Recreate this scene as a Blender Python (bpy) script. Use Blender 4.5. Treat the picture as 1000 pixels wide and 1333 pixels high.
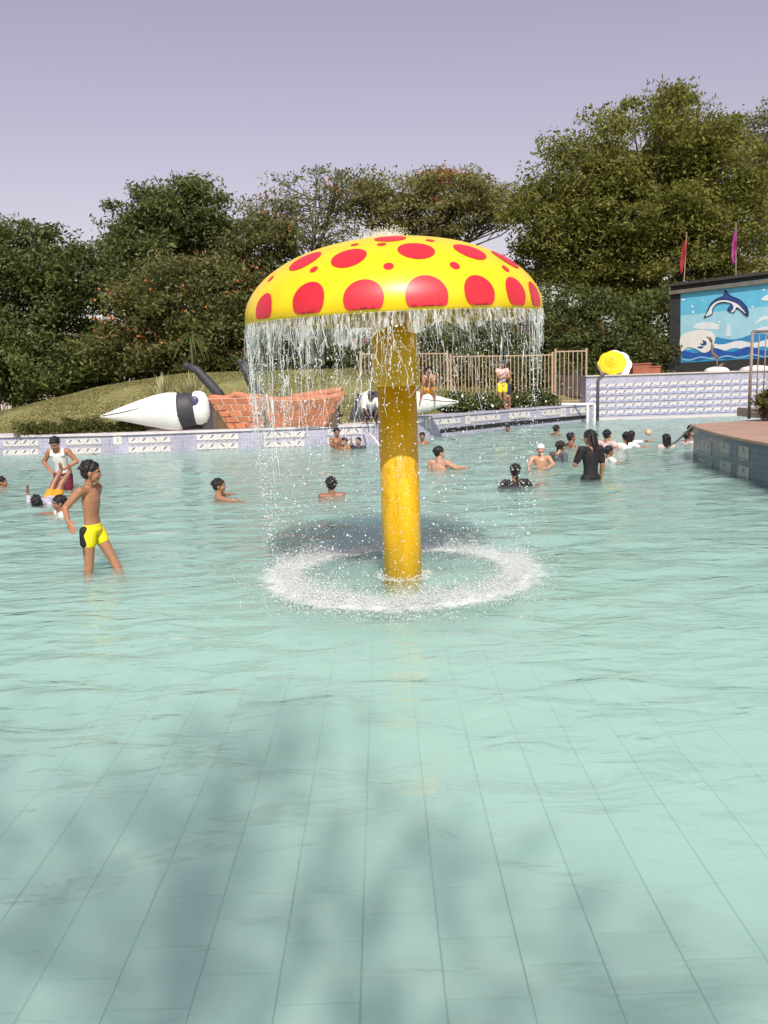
import bpy, bmesh, math, random
import numpy as np
from mathutils import Vector, Matrix, Euler
random.seed(7); RNG = np.random.default_rng(11)
R = math.radians
for o in list(bpy.data.objects): bpy.data.objects.remove(o)
S = bpy.context.scene
C = S.collection

# ------------------------------------------------------------------ camera
F_PX, CAMZ = 1050.0, 1.77
PITCH, ROLL = math.atan(171.5 / F_PX), R(1.8)
cam_d = bpy.data.cameras.new('camera'); cam = bpy.data.objects.new('camera', cam_d); C.objects.link(cam)
cam_d.sensor_fit = 'VERTICAL'; cam_d.sensor_height = 36; cam_d.sensor_width = 27; cam_d.lens = F_PX / 1333 * 36
cam_d.clip_end = 2000
CAM_R = Matrix.Rotation(math.pi / 2 - PITCH, 3, 'X') @ Matrix.Rotation(-ROLL, 3, 'Z')
cam.matrix_world = Matrix.Translation((0, 0, CAMZ)) @ CAM_R.to_4x4()
S.camera = cam

# ------------------------------------------------------------------ sky and sun
SUN_EL, SUN_AZ = R(46.5), R(6)                      # behind the viewer, a little to the right
SUN = Vector((math.sin(SUN_AZ) * math.cos(SUN_EL), -math.cos(SUN_AZ) * math.cos(SUN_EL), math.sin(SUN_EL)))
w = bpy.data.worlds.new('World'); S.world = w; w.use_nodes = True
nt = w.node_tree; nt.nodes.clear()
sky = nt.nodes.new('ShaderNodeTexSky'); sky.sky_type = 'NISHITA'; sky.sun_disc = False
sky.sun_elevation = SUN_EL; sky.sun_rotation = math.pi - SUN_AZ
sky.air_density = 1.4; sky.dust_density = 1.2; sky.ozone_density = 2.0
hs = nt.nodes.new('ShaderNodeHueSaturation'); hs.inputs['Saturation'].default_value = 0.55; hs.inputs['Hue'].default_value = 0.535
bg = nt.nodes.new('ShaderNodeBackground'); bg.inputs[1].default_value = 0.118
out = nt.nodes.new('ShaderNodeOutputWorld')
tint = nt.nodes.new('ShaderNodeVectorMath'); tint.operation = 'MULTIPLY'; tint.inputs[1].default_value = (1.08, .945, .955)   # the camera's lavender white balance
nt.links.new(sky.outputs[0], hs.inputs['Color']); nt.links.new(hs.outputs[0], tint.inputs[0]); nt.links.new(tint.outputs[0], bg.inputs[0]); nt.links.new(bg.outputs[0], out.inputs[0])
sl = bpy.data.lights.new('sun', 'SUN'); sl.energy = 4.3; sl.angle = R(0.6); sl.color = (1.0, 0.95, 0.86)
so = bpy.data.objects.new('sun', sl); C.objects.link(so); so.rotation_euler = SUN.to_track_quat('Z', 'Y').to_euler(); so.location = (4, -10, 20)
S.view_settings.view_transform = 'Standard'; S.view_settings.look = 'None'; S.view_settings.gamma = 1
S.view_settings.exposure = 0.08
S.render.engine = 'CYCLES'
cy = S.cycles
cy.use_denoising = True; cy.max_bounces = 10; cy.transparent_max_bounces = 16; cy.volume_bounces = 3
cy.diffuse_bounces = 3; cy.glossy_bounces = 3; cy.transmission_bounces = 6
cy.caustics_reflective = False; cy.caustics_refractive = False; cy.sample_clamp_indirect = 4.0; cy.sample_clamp_direct = 12.0

# ------------------------------------------------------------------ pixels to positions
def ray(px, py):
    return (CAM_R @ Vector((px - 500, -(py - 666.5), -F_PX))).normalized()
ORG = Vector((0, 0, CAMZ))
def PZ(px, py, z=0.0):
    d = ray(px, py); return ORG + d * ((z - CAMZ) / d.z)
def PY(px, py, y):
    d = ray(px, py); return ORG + d * (y / d.y)

# ------------------------------------------------------------------ materials
def lin(h):
    h = h.lstrip('#'); c = [int(h[i:i + 2], 16) / 255 for i in (0, 2, 4)]
    return tuple((x / 12.92 if x <= .04045 else ((x + .055) / 1.055) ** 2.4) for x in c)
MATS = {}
def mat(name, col, rough=.6, var=.15, scale=6.0, bump=0.0, bscale=30.0, spec=.4, rand=0.0, island=0.0, stretch=None):
    if name in MATS: return MATS[name]
    m = bpy.data.materials.new(name); m.use_nodes = True; t = m.node_tree; b = t.nodes['Principled BSDF']
    if isinstance(col, str): col = lin(col)
    b.inputs['Roughness'].default_value = rough; b.inputs['Specular IOR Level'].default_value = spec
    tc = t.nodes.new('ShaderNodeTexCoord'); src = tc.outputs['Object']
    if stretch:
        mp = t.nodes.new('ShaderNodeMapping'); mp.inputs['Scale'].default_value = stretch
        t.links.new(src, mp.inputs[0]); src = mp.outputs[0]
    n = t.nodes.new('ShaderNodeTexNoise'); n.inputs['Scale'].default_value = scale; n.inputs['Detail'].default_value = 5
    n.inputs['Roughness'].default_value = .6
    t.links.new(src, n.inputs['Vector'])
    mr = t.nodes.new('ShaderNodeMapRange'); mr.inputs[1].default_value = .25; mr.inputs[2].default_value = .75
    mr.inputs[3].default_value = 1 - var; mr.inputs[4].default_value = 1 + var
    t.links.new(n.outputs['Fac'], mr.inputs[0]); fac = mr.outputs[0]
    def mul(a, sock, amt):
        q = t.nodes.new('ShaderNodeMapRange'); q.inputs[3].default_value = 1 - amt; q.inputs[4].default_value = 1 + amt
        t.links.new(sock, q.inputs[0])
        k = t.nodes.new('ShaderNodeMath'); k.operation = 'MULTIPLY'; t.links.new(a, k.inputs[0]); t.links.new(q.outputs[0], k.inputs[1]); return k.outputs[0]
    if rand:
        oi = t.nodes.new('ShaderNodeObjectInfo'); fac = mul(fac, oi.outputs['Random'], rand)
    if island:
        g = t.nodes.new('ShaderNodeNewGeometry'); fac = mul(fac, g.outputs['Random Per Island'], island)
    vm = t.nodes.new('ShaderNodeVectorMath'); vm.operation = 'SCALE'; vm.inputs[0].default_value = col
    t.links.new(fac, vm.inputs['Scale']); t.links.new(vm.outputs[0], b.inputs['Base Color'])
    if bump:
        n2 = t.nodes.new('ShaderNodeTexNoise'); n2.inputs['Scale'].default_value = bscale; n2.inputs['Detail'].default_value = 4
        t.links.new(src, n2.inputs['Vector'])
        bp = t.nodes.new('ShaderNodeBump'); bp.inputs['Strength'].default_value = bump; bp.inputs['Distance'].default_value = .02
        t.links.new(n2.outputs['Fac'], bp.inputs['Height']); t.links.new(bp.outputs[0], b.inputs['Normal'])
    MATS[name] = m; return m

def leaf_mat(name, col, col2, trans=.35):
    if name in MATS: return MATS[name]
    m = bpy.data.materials.new(name); m.use_nodes = True; t = m.node_tree; t.nodes.clear()
    o = t.nodes.new('ShaderNodeOutputMaterial'); g = t.nodes.new('ShaderNodeNewGeometry')
    tc = t.nodes.new('ShaderNodeTexCoord'); n = t.nodes.new('ShaderNodeTexNoise'); n.inputs['Scale'].default_value = .55; n.inputs['Detail'].default_value = 3
    t.links.new(tc.outputs['Object'], n.inputs['Vector'])
    ad = t.nodes.new('ShaderNodeMath'); ad.operation = 'MULTIPLY_ADD'; ad.inputs[1].default_value = .55; ad.use_clamp = True
    sc = t.nodes.new('ShaderNodeMapRange'); sc.inputs[1].default_value = .3; sc.inputs[2].default_value = .7; sc.inputs[3].default_value = 0; sc.inputs[4].default_value = .5
    t.links.new(n.outputs['Fac'], sc.inputs[0]); t.links.new(g.outputs['Random Per Island'], ad.inputs[0]); t.links.new(sc.outputs[0], ad.inputs[2])
    mx = t.nodes.new('ShaderNodeMix'); mx.data_type = 'RGBA'; mx.inputs[6].default_value = (*col, 1); mx.inputs[7].default_value = (*col2, 1)
    t.links.new(ad.outputs[0], mx.inputs[0])
    d = t.nodes.new('ShaderNodeBsdfPrincipled'); d.inputs['Roughness'].default_value = .55; d.inputs['Specular IOR Level'].default_value = .25
    tr = t.nodes.new('ShaderNodeBsdfTranslucent'); ms = t.nodes.new('ShaderNodeMixShader'); ms.inputs[0].default_value = trans
    t.links.new(mx.outputs[2], d.inputs['Base Color']); t.links.new(mx.outputs[2], tr.inputs[0])
    t.links.new(d.outputs[0], ms.inputs[1]); t.links.new(tr.outputs[0], ms.inputs[2]); t.links.new(ms.outputs[0], o.inputs[0])
    MATS[name] = m; return m

# ------------------------------------------------------------------ mesh helpers
class MB:
    def __init__(s): s.v = []; s.f = []
    def add(s, v, f):
        k = len(s.v); s.v += [tuple(x) for x in v]; s.f += [tuple(i + k for i in q) for q in f]; return s
    def box(s, c, d, rz=0.0, rot=None):
        M = rot if rot is not None else Matrix.Rotation(rz, 3, 'Z'); c = Vector(c)
        v = [c + M @ Vector((sx * d[0] / 2, sy * d[1] / 2, sz * d[2] / 2)) for sx in (-1, 1) for sy in (-1, 1) for sz in (-1, 1)]
        return s.add(v, [(0, 1, 3, 2), (4, 6, 7, 5), (0, 4, 5, 1), (2, 3, 7, 6), (0, 2, 6, 4), (1, 5, 7, 3)])
    def bar(s, a, b, w, h=None, up=(0, 0, 1)):
        a, b = Vector(a), Vector(b); z = (b - a).normalized(); u = Vector(up)
        if abs(z.dot(u)) > .99: u = Vector((1, 0, 0))
        x = z.cross(u).normalized(); y = x.cross(z)
        M = Matrix((x, y, z)).transposed(); return s.box((a + b) / 2, (w, h or w, (b - a).length), rot=M)
    def tube(s, pts, rad, n=8, cap=True, sq=1.0):
        pts = [Vector(p) for p in pts]; rad = rad if hasattr(rad, '__len__') else [rad] * len(pts)
        rings = []; u = None
        for i, p in enumerate(pts):
            d = (pts[min(i + 1, len(pts) - 1)] - pts[max(i - 1, 0)]).normalized()
            if u is None:
                u = d.cross(Vector((0, 0, 1)) if abs(d.z) < .9 else Vector((1, 0, 0))).normalized()
            else: u = (u - d * u.dot(d)).normalized()
            w_ = d.cross(u); rings.append([p + (u * math.cos(a) + w_ * math.sin(a) * sq) * rad[i] for a in [2 * math.pi * k / n for k in range(n)]])
        v = [q for r_ in rings for q in r_]; f = []
        for i in range(len(pts) - 1):
            for k in range(n): f.append((i * n + k, i * n + (k + 1) % n, (i + 1) * n + (k + 1) % n, (i + 1) * n + k))
        if cap: f += [tuple(range(n))[::-1], tuple((len(pts) - 1) * n + k for k in range(n))]
        return s.add(v, f)
    def lathe(s, prof, n=32, M=None):
        v = []; f = []
        for r_, z in prof:
            for k in range(n):
                a = 2 * math.pi * k / n; q = Vector((r_ * math.cos(a), r_ * math.sin(a), z)); v.append(M @ q if M is not None else q)
        for i in range(len(prof) - 1):
            for k in range(n): f.append((i * n + k, i * n + (k + 1) % n, (i + 1) * n + (k + 1) % n, (i + 1) * n + k))
        return s.add(v, f)
    def ell(s, c, r, rot=None, n=14, m=9):
        c = Vector(c); v = []; f = []
        for i in range(m + 1):
            th = math.pi * i / m
            for k in range(n):
                a = 2 * math.pi * k / n; st = max(math.sin(th), 1e-3)
                q = Vector((r[0] * st * math.cos(a), r[1] * st * math.sin(a), r[2] * math.cos(th)))
                v.append(c + (rot @ q if rot is not None else q))
        for i in range(m):
            for k in range(n): f.append((i * n + k, (i + 1) * n + k, (i + 1) * n + (k + 1) % n, i * n + (k + 1) % n))
        f += [tuple(range(n)), tuple(m * n + k for k in range(n))[::-1]]
        return s.add(v, f)
    def cap(s, a, b, ra, rb, n=12):
        a, b = Vector(a), Vector(b); d = b - a; L = d.length; d = d / max(L, 1e-6)
        P_ = []; Rr = []
        for t_ in (-.98, -.8, -.45): P_.append(a + d * ra * t_); Rr.append(ra * math.sqrt(1 - t_ * t_))
        P_.append(a); Rr.append(ra); P_.append((a + b) / 2); Rr.append((ra + rb) / 2); P_.append(b); Rr.append(rb)
        for t_ in (.45, .8, .98): P_.append(b + d * rb * t_); Rr.append(rb * math.sqrt(1 - t_ * t_))
        return s.tube(P_, Rr, n)
    def prism(s, pts, vec):
        vec = Vector(vec); n = len(pts); v = [Vector(p) for p in pts] + [Vector(p) + vec for p in pts]
        return s.add(v, [tuple(range(n))[::-1], tuple(range(n, 2 * n))] + [(k, (k + 1) % n, n + (k + 1) % n, n + k) for k in range(n)])
    def build(s, name, m, parent=None, smooth=False, bevel=0.0):
        me = bpy.data.meshes.new(name); me.from_pydata(s.v, [], s.f)
        bm = bmesh.new(); bm.from_mesh(me); bmesh.ops.recalc_face_normals(bm, faces=bm.faces)
        if bevel: bmesh.ops.bevel(bm, geom=bm.edges[:], offset=bevel, segments=1, affect='EDGES')
        bm.to_mesh(me); bm.free()
        if smooth: me.polygons.foreach_set('use_smooth', [True] * len(me.polygons))
        return obj(name, me, m, parent)
def obj(name, me, m=None, parent=None):
    o = bpy.data.objects.new(name, me); C.objects.link(o)
    if m is not None and not me.materials: me.materials.append(m)
    if parent is not None: o.parent = parent
    return o
def empty(name, loc=(0, 0, 0), rz=0.0):
    o = bpy.data.objects.new(name, None); C.objects.link(o); o.location = loc; o.rotation_euler = (0, 0, rz); o.empty_display_size = .2; return o
def tag(o, label, cat=None, group=None, kind=None):
    o['label'] = label
    if cat: o['category'] = cat
    if group: o['group'] = group
    if kind: o['kind'] = kind
    return o
def struct(o): o['kind'] = 'structure'; return o
def quads(name, V, m, parent=None):
    V = np.asarray(V, dtype=np.float32).reshape(-1, 3); nq = len(V) // 4
    me = bpy.data.meshes.new(name); me.vertices.add(len(V)); me.vertices.foreach_set('co', V.ravel())
    me.loops.add(nq * 4); me.loops.foreach_set('vertex_index', np.arange(nq * 4, dtype=np.int32))
    me.polygons.add(nq); me.polygons.foreach_set('loop_start', np.arange(0, nq * 4, 4, dtype=np.int32))
    me.update(calc_edges=True); return obj(name, me, m, parent)
def local(o, pts):                    # world points into the frame of an unrotated empty
    l = Vector(o.location); return [Vector(p) - l for p in pts]

# ------------------------------------------------------------------ leaves
def leaf_quads(cen, length, width, up=.42, rng=RNG, droop=0.0):
    n = len(cen); nor = rng.normal(size=(n, 3)); nor /= np.linalg.norm(nor, axis=1)[:, None]
    nor = nor * (1 - up) + np.array([0, 0, 1.0]) * up * np.where(rng.random(n) < .9, 1, -1)[:, None]; nor /= np.linalg.norm(nor, axis=1)[:, None]
    a = rng.normal(size=(n, 3)); a[:, 2] -= droop; a -= nor * np.sum(a * nor, axis=1)[:, None]; a /= np.linalg.norm(a, axis=1)[:, None]
    b = np.cross(nor, a); L = length * (.6 + .8 * rng.random(n))[:, None]; W_ = width * (.6 + .8 * rng.random(n))[:, None]
    return np.stack([cen - a * L / 2, cen + b * W_ / 2 - nor * W_ * .15, cen + a * L / 2, cen - b * W_ / 2 - nor * W_ * .15], axis=1)
def clump_points(lobes, nclump, per, cr, flat=.5, rmin=.5, rng=RNG):
    vol = np.array([l[3] * l[4] * l[5] for l in lobes]) ** (2 / 3); pk = rng.choice(len(lobes), nclump, p=vol / vol.sum())
    d = rng.normal(size=(nclump, 3)); d /= np.linalg.norm(d, axis=1)[:, None]
    L = np.array(lobes)[pk]; rr = (rmin + (1 - rmin) * rng.random(nclump) ** .6)[:, None]
    cc = L[:, :3] + d * L[:, 3:6] * rr
    sz = cr * (.55 + .9 * rng.random(nclump))
    k = np.repeat(np.arange(nclump), per); g = np.clip(rng.normal(size=(len(k), 3)), -1.6, 1.6) * .46
    g[:, 2] *= flat
    return cc, cc[k] + g * sz[k][:, None], pk

BARK = mat('bark', (.10, .075, .055), .9, .35, 5, .6, 25)
def tree(name, label, base, lobes, leafm, trunk_r=.22, nclump=200, per=120, leaf=(.2, .09), cr=.9, group='trees behind the pool', seed=1,
         branch_frac=.5, extra=None, rmin=.45, fork=.35, flat=.5, limb_m=None, droop=0., cat='tree', limb_r=1.0):
    rng = np.random.default_rng(seed); rd = random.Random(seed)
    base = Vector(base); root = empty(name, base); tag(root, label, cat, group)
    L = [tuple(Vector(l[:3]) - base) + tuple(l[3:]) for l in lobes]
    cc, pts, pk = clump_points(L, nclump, per, cr, flat, rmin, rng)
    quads('crown', leaf_quads(pts, leaf[0], leaf[1], rng=rng, droop=droop), leafm, root)
    if extra:
        em, frac, sz = extra
        sel = rng.random(len(cc)) < frac; c2 = cc[sel]; k = np.repeat(np.arange(len(c2)), 26); p2 = c2[k] + rng.normal(size=(len(k), 3)) * np.array([.4, .4, .2]) * cr + np.array([0, 0, .3 * cr])
        p2 = p2[rng.random(len(p2)) < .8]
        if len(p2): quads('blossom', leaf_quads(p2, sz, sz * .8, .5, rng), em, root)
    tm = MB(); bm_ = MB()
    top = Vector((sum(l[0] for l in L) / len(L), sum(l[1] for l in L) / len(L), min(l[2] - l[5] * .55 for l in L)))
    top.z = max(top.z, 1.2) * (1 - fork * .3)
    mid = top * .5 + Vector((rd.uniform(-.2, .2), rd.uniform(-.2, .2), 0))
    tm.tube([(0, 0, -.3), (0, 0, .15), mid, top], [trunk_r * 1.45, trunk_r * 1.15, trunk_r * .9, trunk_r * .75], 9)
    tm.build('trunk', limb_m or BARK, root, True)
    lc = []
    for l in L:
        c = Vector(l[:3]); st = top * rd.uniform(.75, 1); m1 = st.lerp(c, .5) + Vector((rd.uniform(-.3, .3), rd.uniform(-.3, .3), -.1))
        bm_.tube([st, m1, c], [trunk_r * .6, trunk_r * .42, trunk_r * .22], 6); lc.append((st, m1, c))
    for i in range(nclump):
        if rd.random() > branch_frac: continue
        e = Vector(cc[i]); st, m1, c = lc[pk[i]]; s0 = (m1.lerp(c, rd.random()) if rd.random() < .7 else st.lerp(m1, rd.uniform(.5, 1)))
        mm = s0.lerp(e, .5) + Vector((rd.uniform(-.3, .3), rd.uniform(-.3, .3), rd.uniform(-.35, .1))) * min(1, (e - s0).length * .4)
        r0 = max(.016, trunk_r * .16) * limb_r; bm_.tube([s0, mm, e], [r0, r0 * .7, r0 * .3], 4, False)
        for _ in range(2):
            t_ = mm.lerp(e, rd.random()); e2 = t_ + Vector((rd.uniform(-1, 1), rd.uniform(-1, 1), rd.uniform(-.2, .8))) * cr * .8
            bm_.tube([t_, e2], [r0 * .5, r0 * .2], 3, False)
    bm_.build('branch', limb_m or BARK, root, True)
    return root
def px_lobe(px, py, Y, rx, ry, depth=None):            # a crown lobe: centre and half sizes in picture pixels at distance Y
    c = PY(px, py, Y); k = Y / F_PX
    return (c.x, c.y, c.z, rx * k, (depth or rx * k * .9), ry * k)
def shrub(name, label, base, lobes, leafm, n=40, per=60, leaf=(.1, .05), cr=.25, group='shrubs around the pool', seed=3, extra=None, cat='shrub'):
    rng = np.random.default_rng(seed); base = Vector(base); root = empty(name, base); tag(root, label, cat, group)
    L = [tuple(Vector(l[:3]) - base) + tuple(l[3:]) for l in lobes]
    cc, pts, pk = clump_points(L, n, per, cr, .7, .3, rng); pts = pts[pts[:, 2] > -.05]
    quads('foliage', leaf_quads(pts, leaf[0], leaf[1], .5, rng), leafm, root)
    if extra:
        p2 = pts[rng.random(len(pts)) < extra[1]] + np.array([0, -.05, .04]); quads('blossom', leaf_quads(p2, extra[2], extra[2], .3, rng), extra[0], root)
    b = MB(); rd = random.Random(seed)
    for i in range(min(len(cc), 24)):
        e = Vector(cc[i]); b.tube([(e.x * .6, e.y * .6, -.1), e * .6, e], [.02, .014, .006], 4, False)
    b.build('stem', BARK, root); return root

# ================================================================== SETTING
# ---- ground (reaches the horizon) with a pit for the pool left to the pool floor sheet
grass_m = mat('grass', (.235, .22, .085), .95, .35, 1.6, .9, 60)
deck_m = mat('deck_concrete', (.34, .27, .21), .85, .2, 2.0, .3, 30)
def zfloor(y): return float(np.interp(y, [-3, 5, 8, 16, 40], [-.28, -.28, -.37, -.85, -1.0]))
g = MB(); g.add([(-600, 33, .35), (600, 33, .35), (600, 900, .35), (-600, 900, .35)], [(0, 1, 2, 3)])
g.add([(-600, -600, .35), (600, -600, .35), (600, -2.2, .35), (-600, -2.2, .35)], [(0, 1, 2, 3)])
g.add([(-600, -2.2, .35), (-17, -2.2, .35), (-17, 33, .35), (-600, 33, .35)], [(0, 1, 2, 3)])
g.add([(19, -2.2, .35), (600, -2.2, .35), (600, 33, .35), (19, 33, .35)], [(0, 1, 2, 3)])
struct(g.build('ground', grass_m))

# ---- pool floor: slab, 300 single tiles nearest the viewer, the rest of the tiled part joined
TW, TL, GAP = .285, .30, .0062
slab_m = mat('pool_slab_grout', (.40, .48, .455), .9, .15, 3)
tile_m = mat('pool_floor_tile', (.60, .675, .635), .5, .06, 4, .1, 40, .3, .06, .0)
tile_m2 = mat('pool_floor_tile_far', (.60, .675, .635), .5, .06, 4, .1, 40, .3, .0, .06)
ys = [-2.2, 5, 8, 16, 34]
f = MB(); f.add([(x, y, zfloor(y) - .02) for y in ys for x in (-18, 20)], [(2 * i, 2 * i + 1, 2 * i + 3, 2 * i + 2) for i in range(4)])
floor = struct(f.build('pool_floor', slab_m))
tb = MB().box((0, 0, -.01), (TW - GAP, TL - GAP, .02)); cells = []
for i in range(-16, 17):
    for j in range(0, 26):
        x = -.13 + (i + .5) * TW; y = .9 + (j + (.5 if i % 2 else 0)) * TL; cells.append((x, y))
cells.sort(key=lambda c: max(abs(c[0]) / (.52 * max(c[1], .5)) * 4 - 3, 0) * 3 + c[1] if c[1] > 1.5 else 99)
tmesh = None
for n, (x, y) in enumerate(cells[:300]):
    if tmesh is None:
        o = tb.build('tile', tile_m, floor, bevel=.002); tmesh = o.data
    else: o = obj('tile', tmesh, None, floor)
    o.location = (x, y, -.28 + random.uniform(-.0008, .0008)); o.rotation_euler = (random.uniform(-.002, .002), random.uniform(-.002, .002), random.uniform(-.004, .004))
V = []
done = set((round(x, 3), round(y, 3)) for x, y in cells[:300])
for i in range(-60, 61):
    for j in range(-10, 46):
        x = -.13 + (i + .5) * TW; y = .9 + (j + (.5 if i % 2 else 0)) * TL
        if (round(x, 3), round(y, 3)) in done or y > 13: continue
        a, b = (TW - GAP) / 2, (TL - GAP) / 2
        V.append([(x - a, y - b, zfloor(y - b)), (x + a, y - b, zfloor(y - b)), (x + a, y + b, zfloor(y + b)), (x - a, y + b, zfloor(y + b))])
ft = quads('floor_tiles', V, tile_m2, floor); ft['kind'] = 'stuff'
V = []
for i in range(14): V.append([(-18 + i * 2.72, 13.15, zfloor(13.1)), (-18 + (i + 1) * 2.72 - .01, 13.15, zfloor(13.1)), (-18 + (i + 1) * 2.72 - .01, 34, zfloor(34) + .005), (-18 + i * 2.72, 34, zfloor(34) + .005)])
fd = quads('deep_floor', V, tile_m2, floor); fd['kind'] = 'stuff'

# ---- mushroom placement (needed by the waves)
MUSH = PZ(525, 750, 0.0)
# ---- water: closed body, waves in the mesh, ripples in the normal, cloudy volume
def water():
    ny, nx = 420, 240
    yy = -2.0 + 3.2 * (np.exp(np.linspace(0, math.log((33.9 + 2 + 3.2) / 3.2), ny)) - 1)
    u = np.linspace(-1, 1, nx); Y = np.repeat(yy[:, None], nx, 1); X = u[None, :] * (np.minimum(.66 * np.maximum(Y, 0) + 4.0, 17.5))
    Z = np.zeros_like(X); rng = np.random.default_rng(5)
    for k in range(46):
        lam = .34 * (2.6 ** rng.random() ** .8) * (1.7 if k < 10 else 1); th = rng.normal(math.pi / 2 + .15, .55); kk = 2 * math.pi / lam
        a = .0037 * lam * (1.0 if k % 3 else 1.5)
        Z += a * np.sin(kk * (X * math.cos(th) + Y * math.sin(th)) + rng.random() * 6.28 + 1.3 * np.sin(X * .6 + k) + 1.2 * np.sin(Y * .5 + 2 * k))
    d = np.hypot(X - MUSH.x, Y - MUSH.y); Z += .011 * np.sin(2 * math.pi * (d - 1.3) / .42) * np.exp(-np.abs(d - 1.4) / .9) * (.7 + .3 * np.sin(3 * np.arctan2(Y - MUSH.y, X - MUSH.x)))
    patch = .65 + .35 * np.sin(X * .9 + Y * .35 + 1) * np.sin(Y * .55 - X * .3)
    Z *= patch
    n = nx * ny; top = np.stack([X, Y, Z], -1).reshape(-1, 3)
    bot = np.stack([X, Y, np.interp(Y, [-3, 5, 8, 16, 40], [-.28, -.28, -.37, -.85, -1.0]) - .06], -1)
    b = np.concatenate([bot[:, 0], bot[:, -1]])        # only the outer columns carry the underside
    V = np.concatenate([top, b]); i, j = np.meshgrid(np.arange(ny - 1), np.arange(nx - 1), indexing='ij')
    a = (i * nx + j).ravel(); fc = np.stack([a, a + 1, a + nx + 1, a + nx], 1).tolist()
    L0, R0 = n, n + ny
    for k in range(ny - 1):
        fc.append((L0 + k, L0 + k + 1, R0 + k + 1, R0 + k)); fc.append((k * nx, (k + 1) * nx, L0 + k + 1, L0 + k)); fc.append((k * nx + nx - 1, R0 + k, R0 + k + 1, (k + 1) * nx + nx - 1))
    fc.append(tuple(range(nx))[::-1] + (L0, R0)); fc.append(tuple(range((ny - 1) * nx, ny * nx)) + (R0 + ny - 1, L0 + ny - 1))
    me = bpy.data.meshes.new('pool_water'); me.from_pydata(V.tolist(), [], fc)
    sm = [True] * ((nx - 1) * (ny - 1)) + [False] * (len(fc) - (nx - 1) * (ny - 1)); me.polygons.foreach_set('use_smooth', sm)
    m = bpy.data.materials.new('pool_water'); m.use_nodes = True; t = m.node_tree; t.nodes.clear()
    o = t.nodes.new('ShaderNodeOutputMaterial'); tc = t.nodes.new('ShaderNodeTexCoord')
    mp = t.nodes.new('ShaderNodeMapping'); mp.inputs['Scale'].default_value = (.8, 1.7, 1); t.links.new(tc.outputs['Object'], mp.inputs[0])
    n1 = t.nodes.new('ShaderNodeTexNoise'); n1.inputs['Scale'].default_value = 2.6; n1.inputs['Detail'].default_value = 3; n1.inputs['Distortion'].default_value = .5
    t.links.new(mp.outputs[0], n1.inputs['Vector'])
    bp = t.nodes.new('ShaderNodeBump'); bp.inputs['Strength'].default_value = .9; bp.inputs['Distance'].default_value = .055; t.links.new(n1.outputs['Fac'], bp.inputs['Height'])
    fr = t.nodes.new('ShaderNodeFresnel'); fr.inputs['IOR'].default_value = 1.33; t.links.new(bp.outputs[0], fr.inputs['Normal'])
    ge = t.nodes.new('ShaderNodeNewGeometry'); io = t.nodes.new('ShaderNodeMapRange'); io.inputs[3].default_value = 1.33; io.inputs[4].default_value = 1 / 1.33   # same reflectance from both sides of the surface
    t.links.new(ge.outputs['Backfacing'], io.inputs[0]); t.links.new(io.outputs[0], fr.inputs['IOR'])
    gl = t.nodes.new('ShaderNodeBsdfGlossy'); gl.inputs['Roughness'].default_value = .06; t.links.new(bp.outputs[0], gl.inputs['Normal'])
    tr = t.nodes.new('ShaderNodeBsdfTransparent'); tr.inputs[0].default_value = (.98, .99, .985, 1)
    mx = t.nodes.new('ShaderNodeMixShader'); t.links.new(fr.outputs[0], mx.inputs[0]); t.links.new(tr.outputs[0], mx.inputs[1]); t.links.new(gl.outputs[0], mx.inputs[2])
    t.links.new(mx.outputs[0], o.inputs[0])
    vs = t.nodes.new('ShaderNodeVolumePrincipled'); vs.inputs['Color'].default_value = (.715, .933, .868, 1); vs.inputs['Density'].default_value = 2.3; vs.inputs['Anisotropy'].default_value = .0
    t.links.new(vs.outputs[0], o.inputs['Volume'])
    return struct(obj('pool_water', me, m))
water()

# ---- pool edge walls (plan points come from the waterline in the picture)
def tile_wall_mat(name, col, joint, bw, bh, var=.12):
    m = bpy.data.materials.new(name); m.use_nodes = True; t = m.node_tree; b = t.nodes['Principled BSDF']
    tc = t.nodes.new('ShaderNodeTexCoord'); br = t.nodes.new('ShaderNodeTexBrick')
    sp = t.nodes.new('ShaderNodeSeparateXYZ'); cb = t.nodes.new('ShaderNodeCombineXYZ'); t.links.new(tc.outputs['Object'], sp.inputs[0])
    ad = t.nodes.new('ShaderNodeMath'); ad.operation = 'ADD'; t.links.new(sp.outputs[0], ad.inputs[0]); t.links.new(sp.outputs[1], ad.inputs[1])
    t.links.new(ad.outputs[0], cb.inputs[0]); t.links.new(sp.outputs[2], cb.inputs[1]); t.links.new(cb.outputs[0], br.inputs['Vector'])
    br.inputs['Color1'].default_value = (*[c * (1 - var) for c in col], 1); br.inputs['Color2'].default_value = (*[c * (1 + var) for c in col], 1)
    br.inputs['Mortar'].default_value = (*joint, 1); br.inputs['Scale'].default_value = 1; br.inputs['Mortar Size'].default_value = .006
    br.inputs['Brick Width'].default_value = bw; br.inputs['Row Height'].default_value = bh; br.offset = 0
    n = t.nodes.new('ShaderNodeTexNoise'); n.inputs['Scale'].default_value = 1.7; n.inputs['Detail'].default_value = 6; t.links.new(tc.outputs['Object'], n.inputs['Vector'])
    mr = t.nodes.new('ShaderNodeMapRange'); mr.inputs[1].default_value = .3; mr.inputs[2].default_value = .75; mr.inputs[3].default_value = .82; mr.inputs[4].default_value = 1.12; t.links.new(n.outputs['Fac'], mr.inputs[0])
    vm = t.nodes.new('ShaderNodeVectorMath'); vm.operation = 'SCALE'; t.links.new(br.outputs['Color'], vm.inputs[0]); t.links.new(mr.outputs[0], vm.inputs['Scale'])
    t.links.new(vm.outputs[0], b.inputs['Base Color']); b.inputs['Roughness'].default_value = .25
    MATS[name] = m; return m
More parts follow.
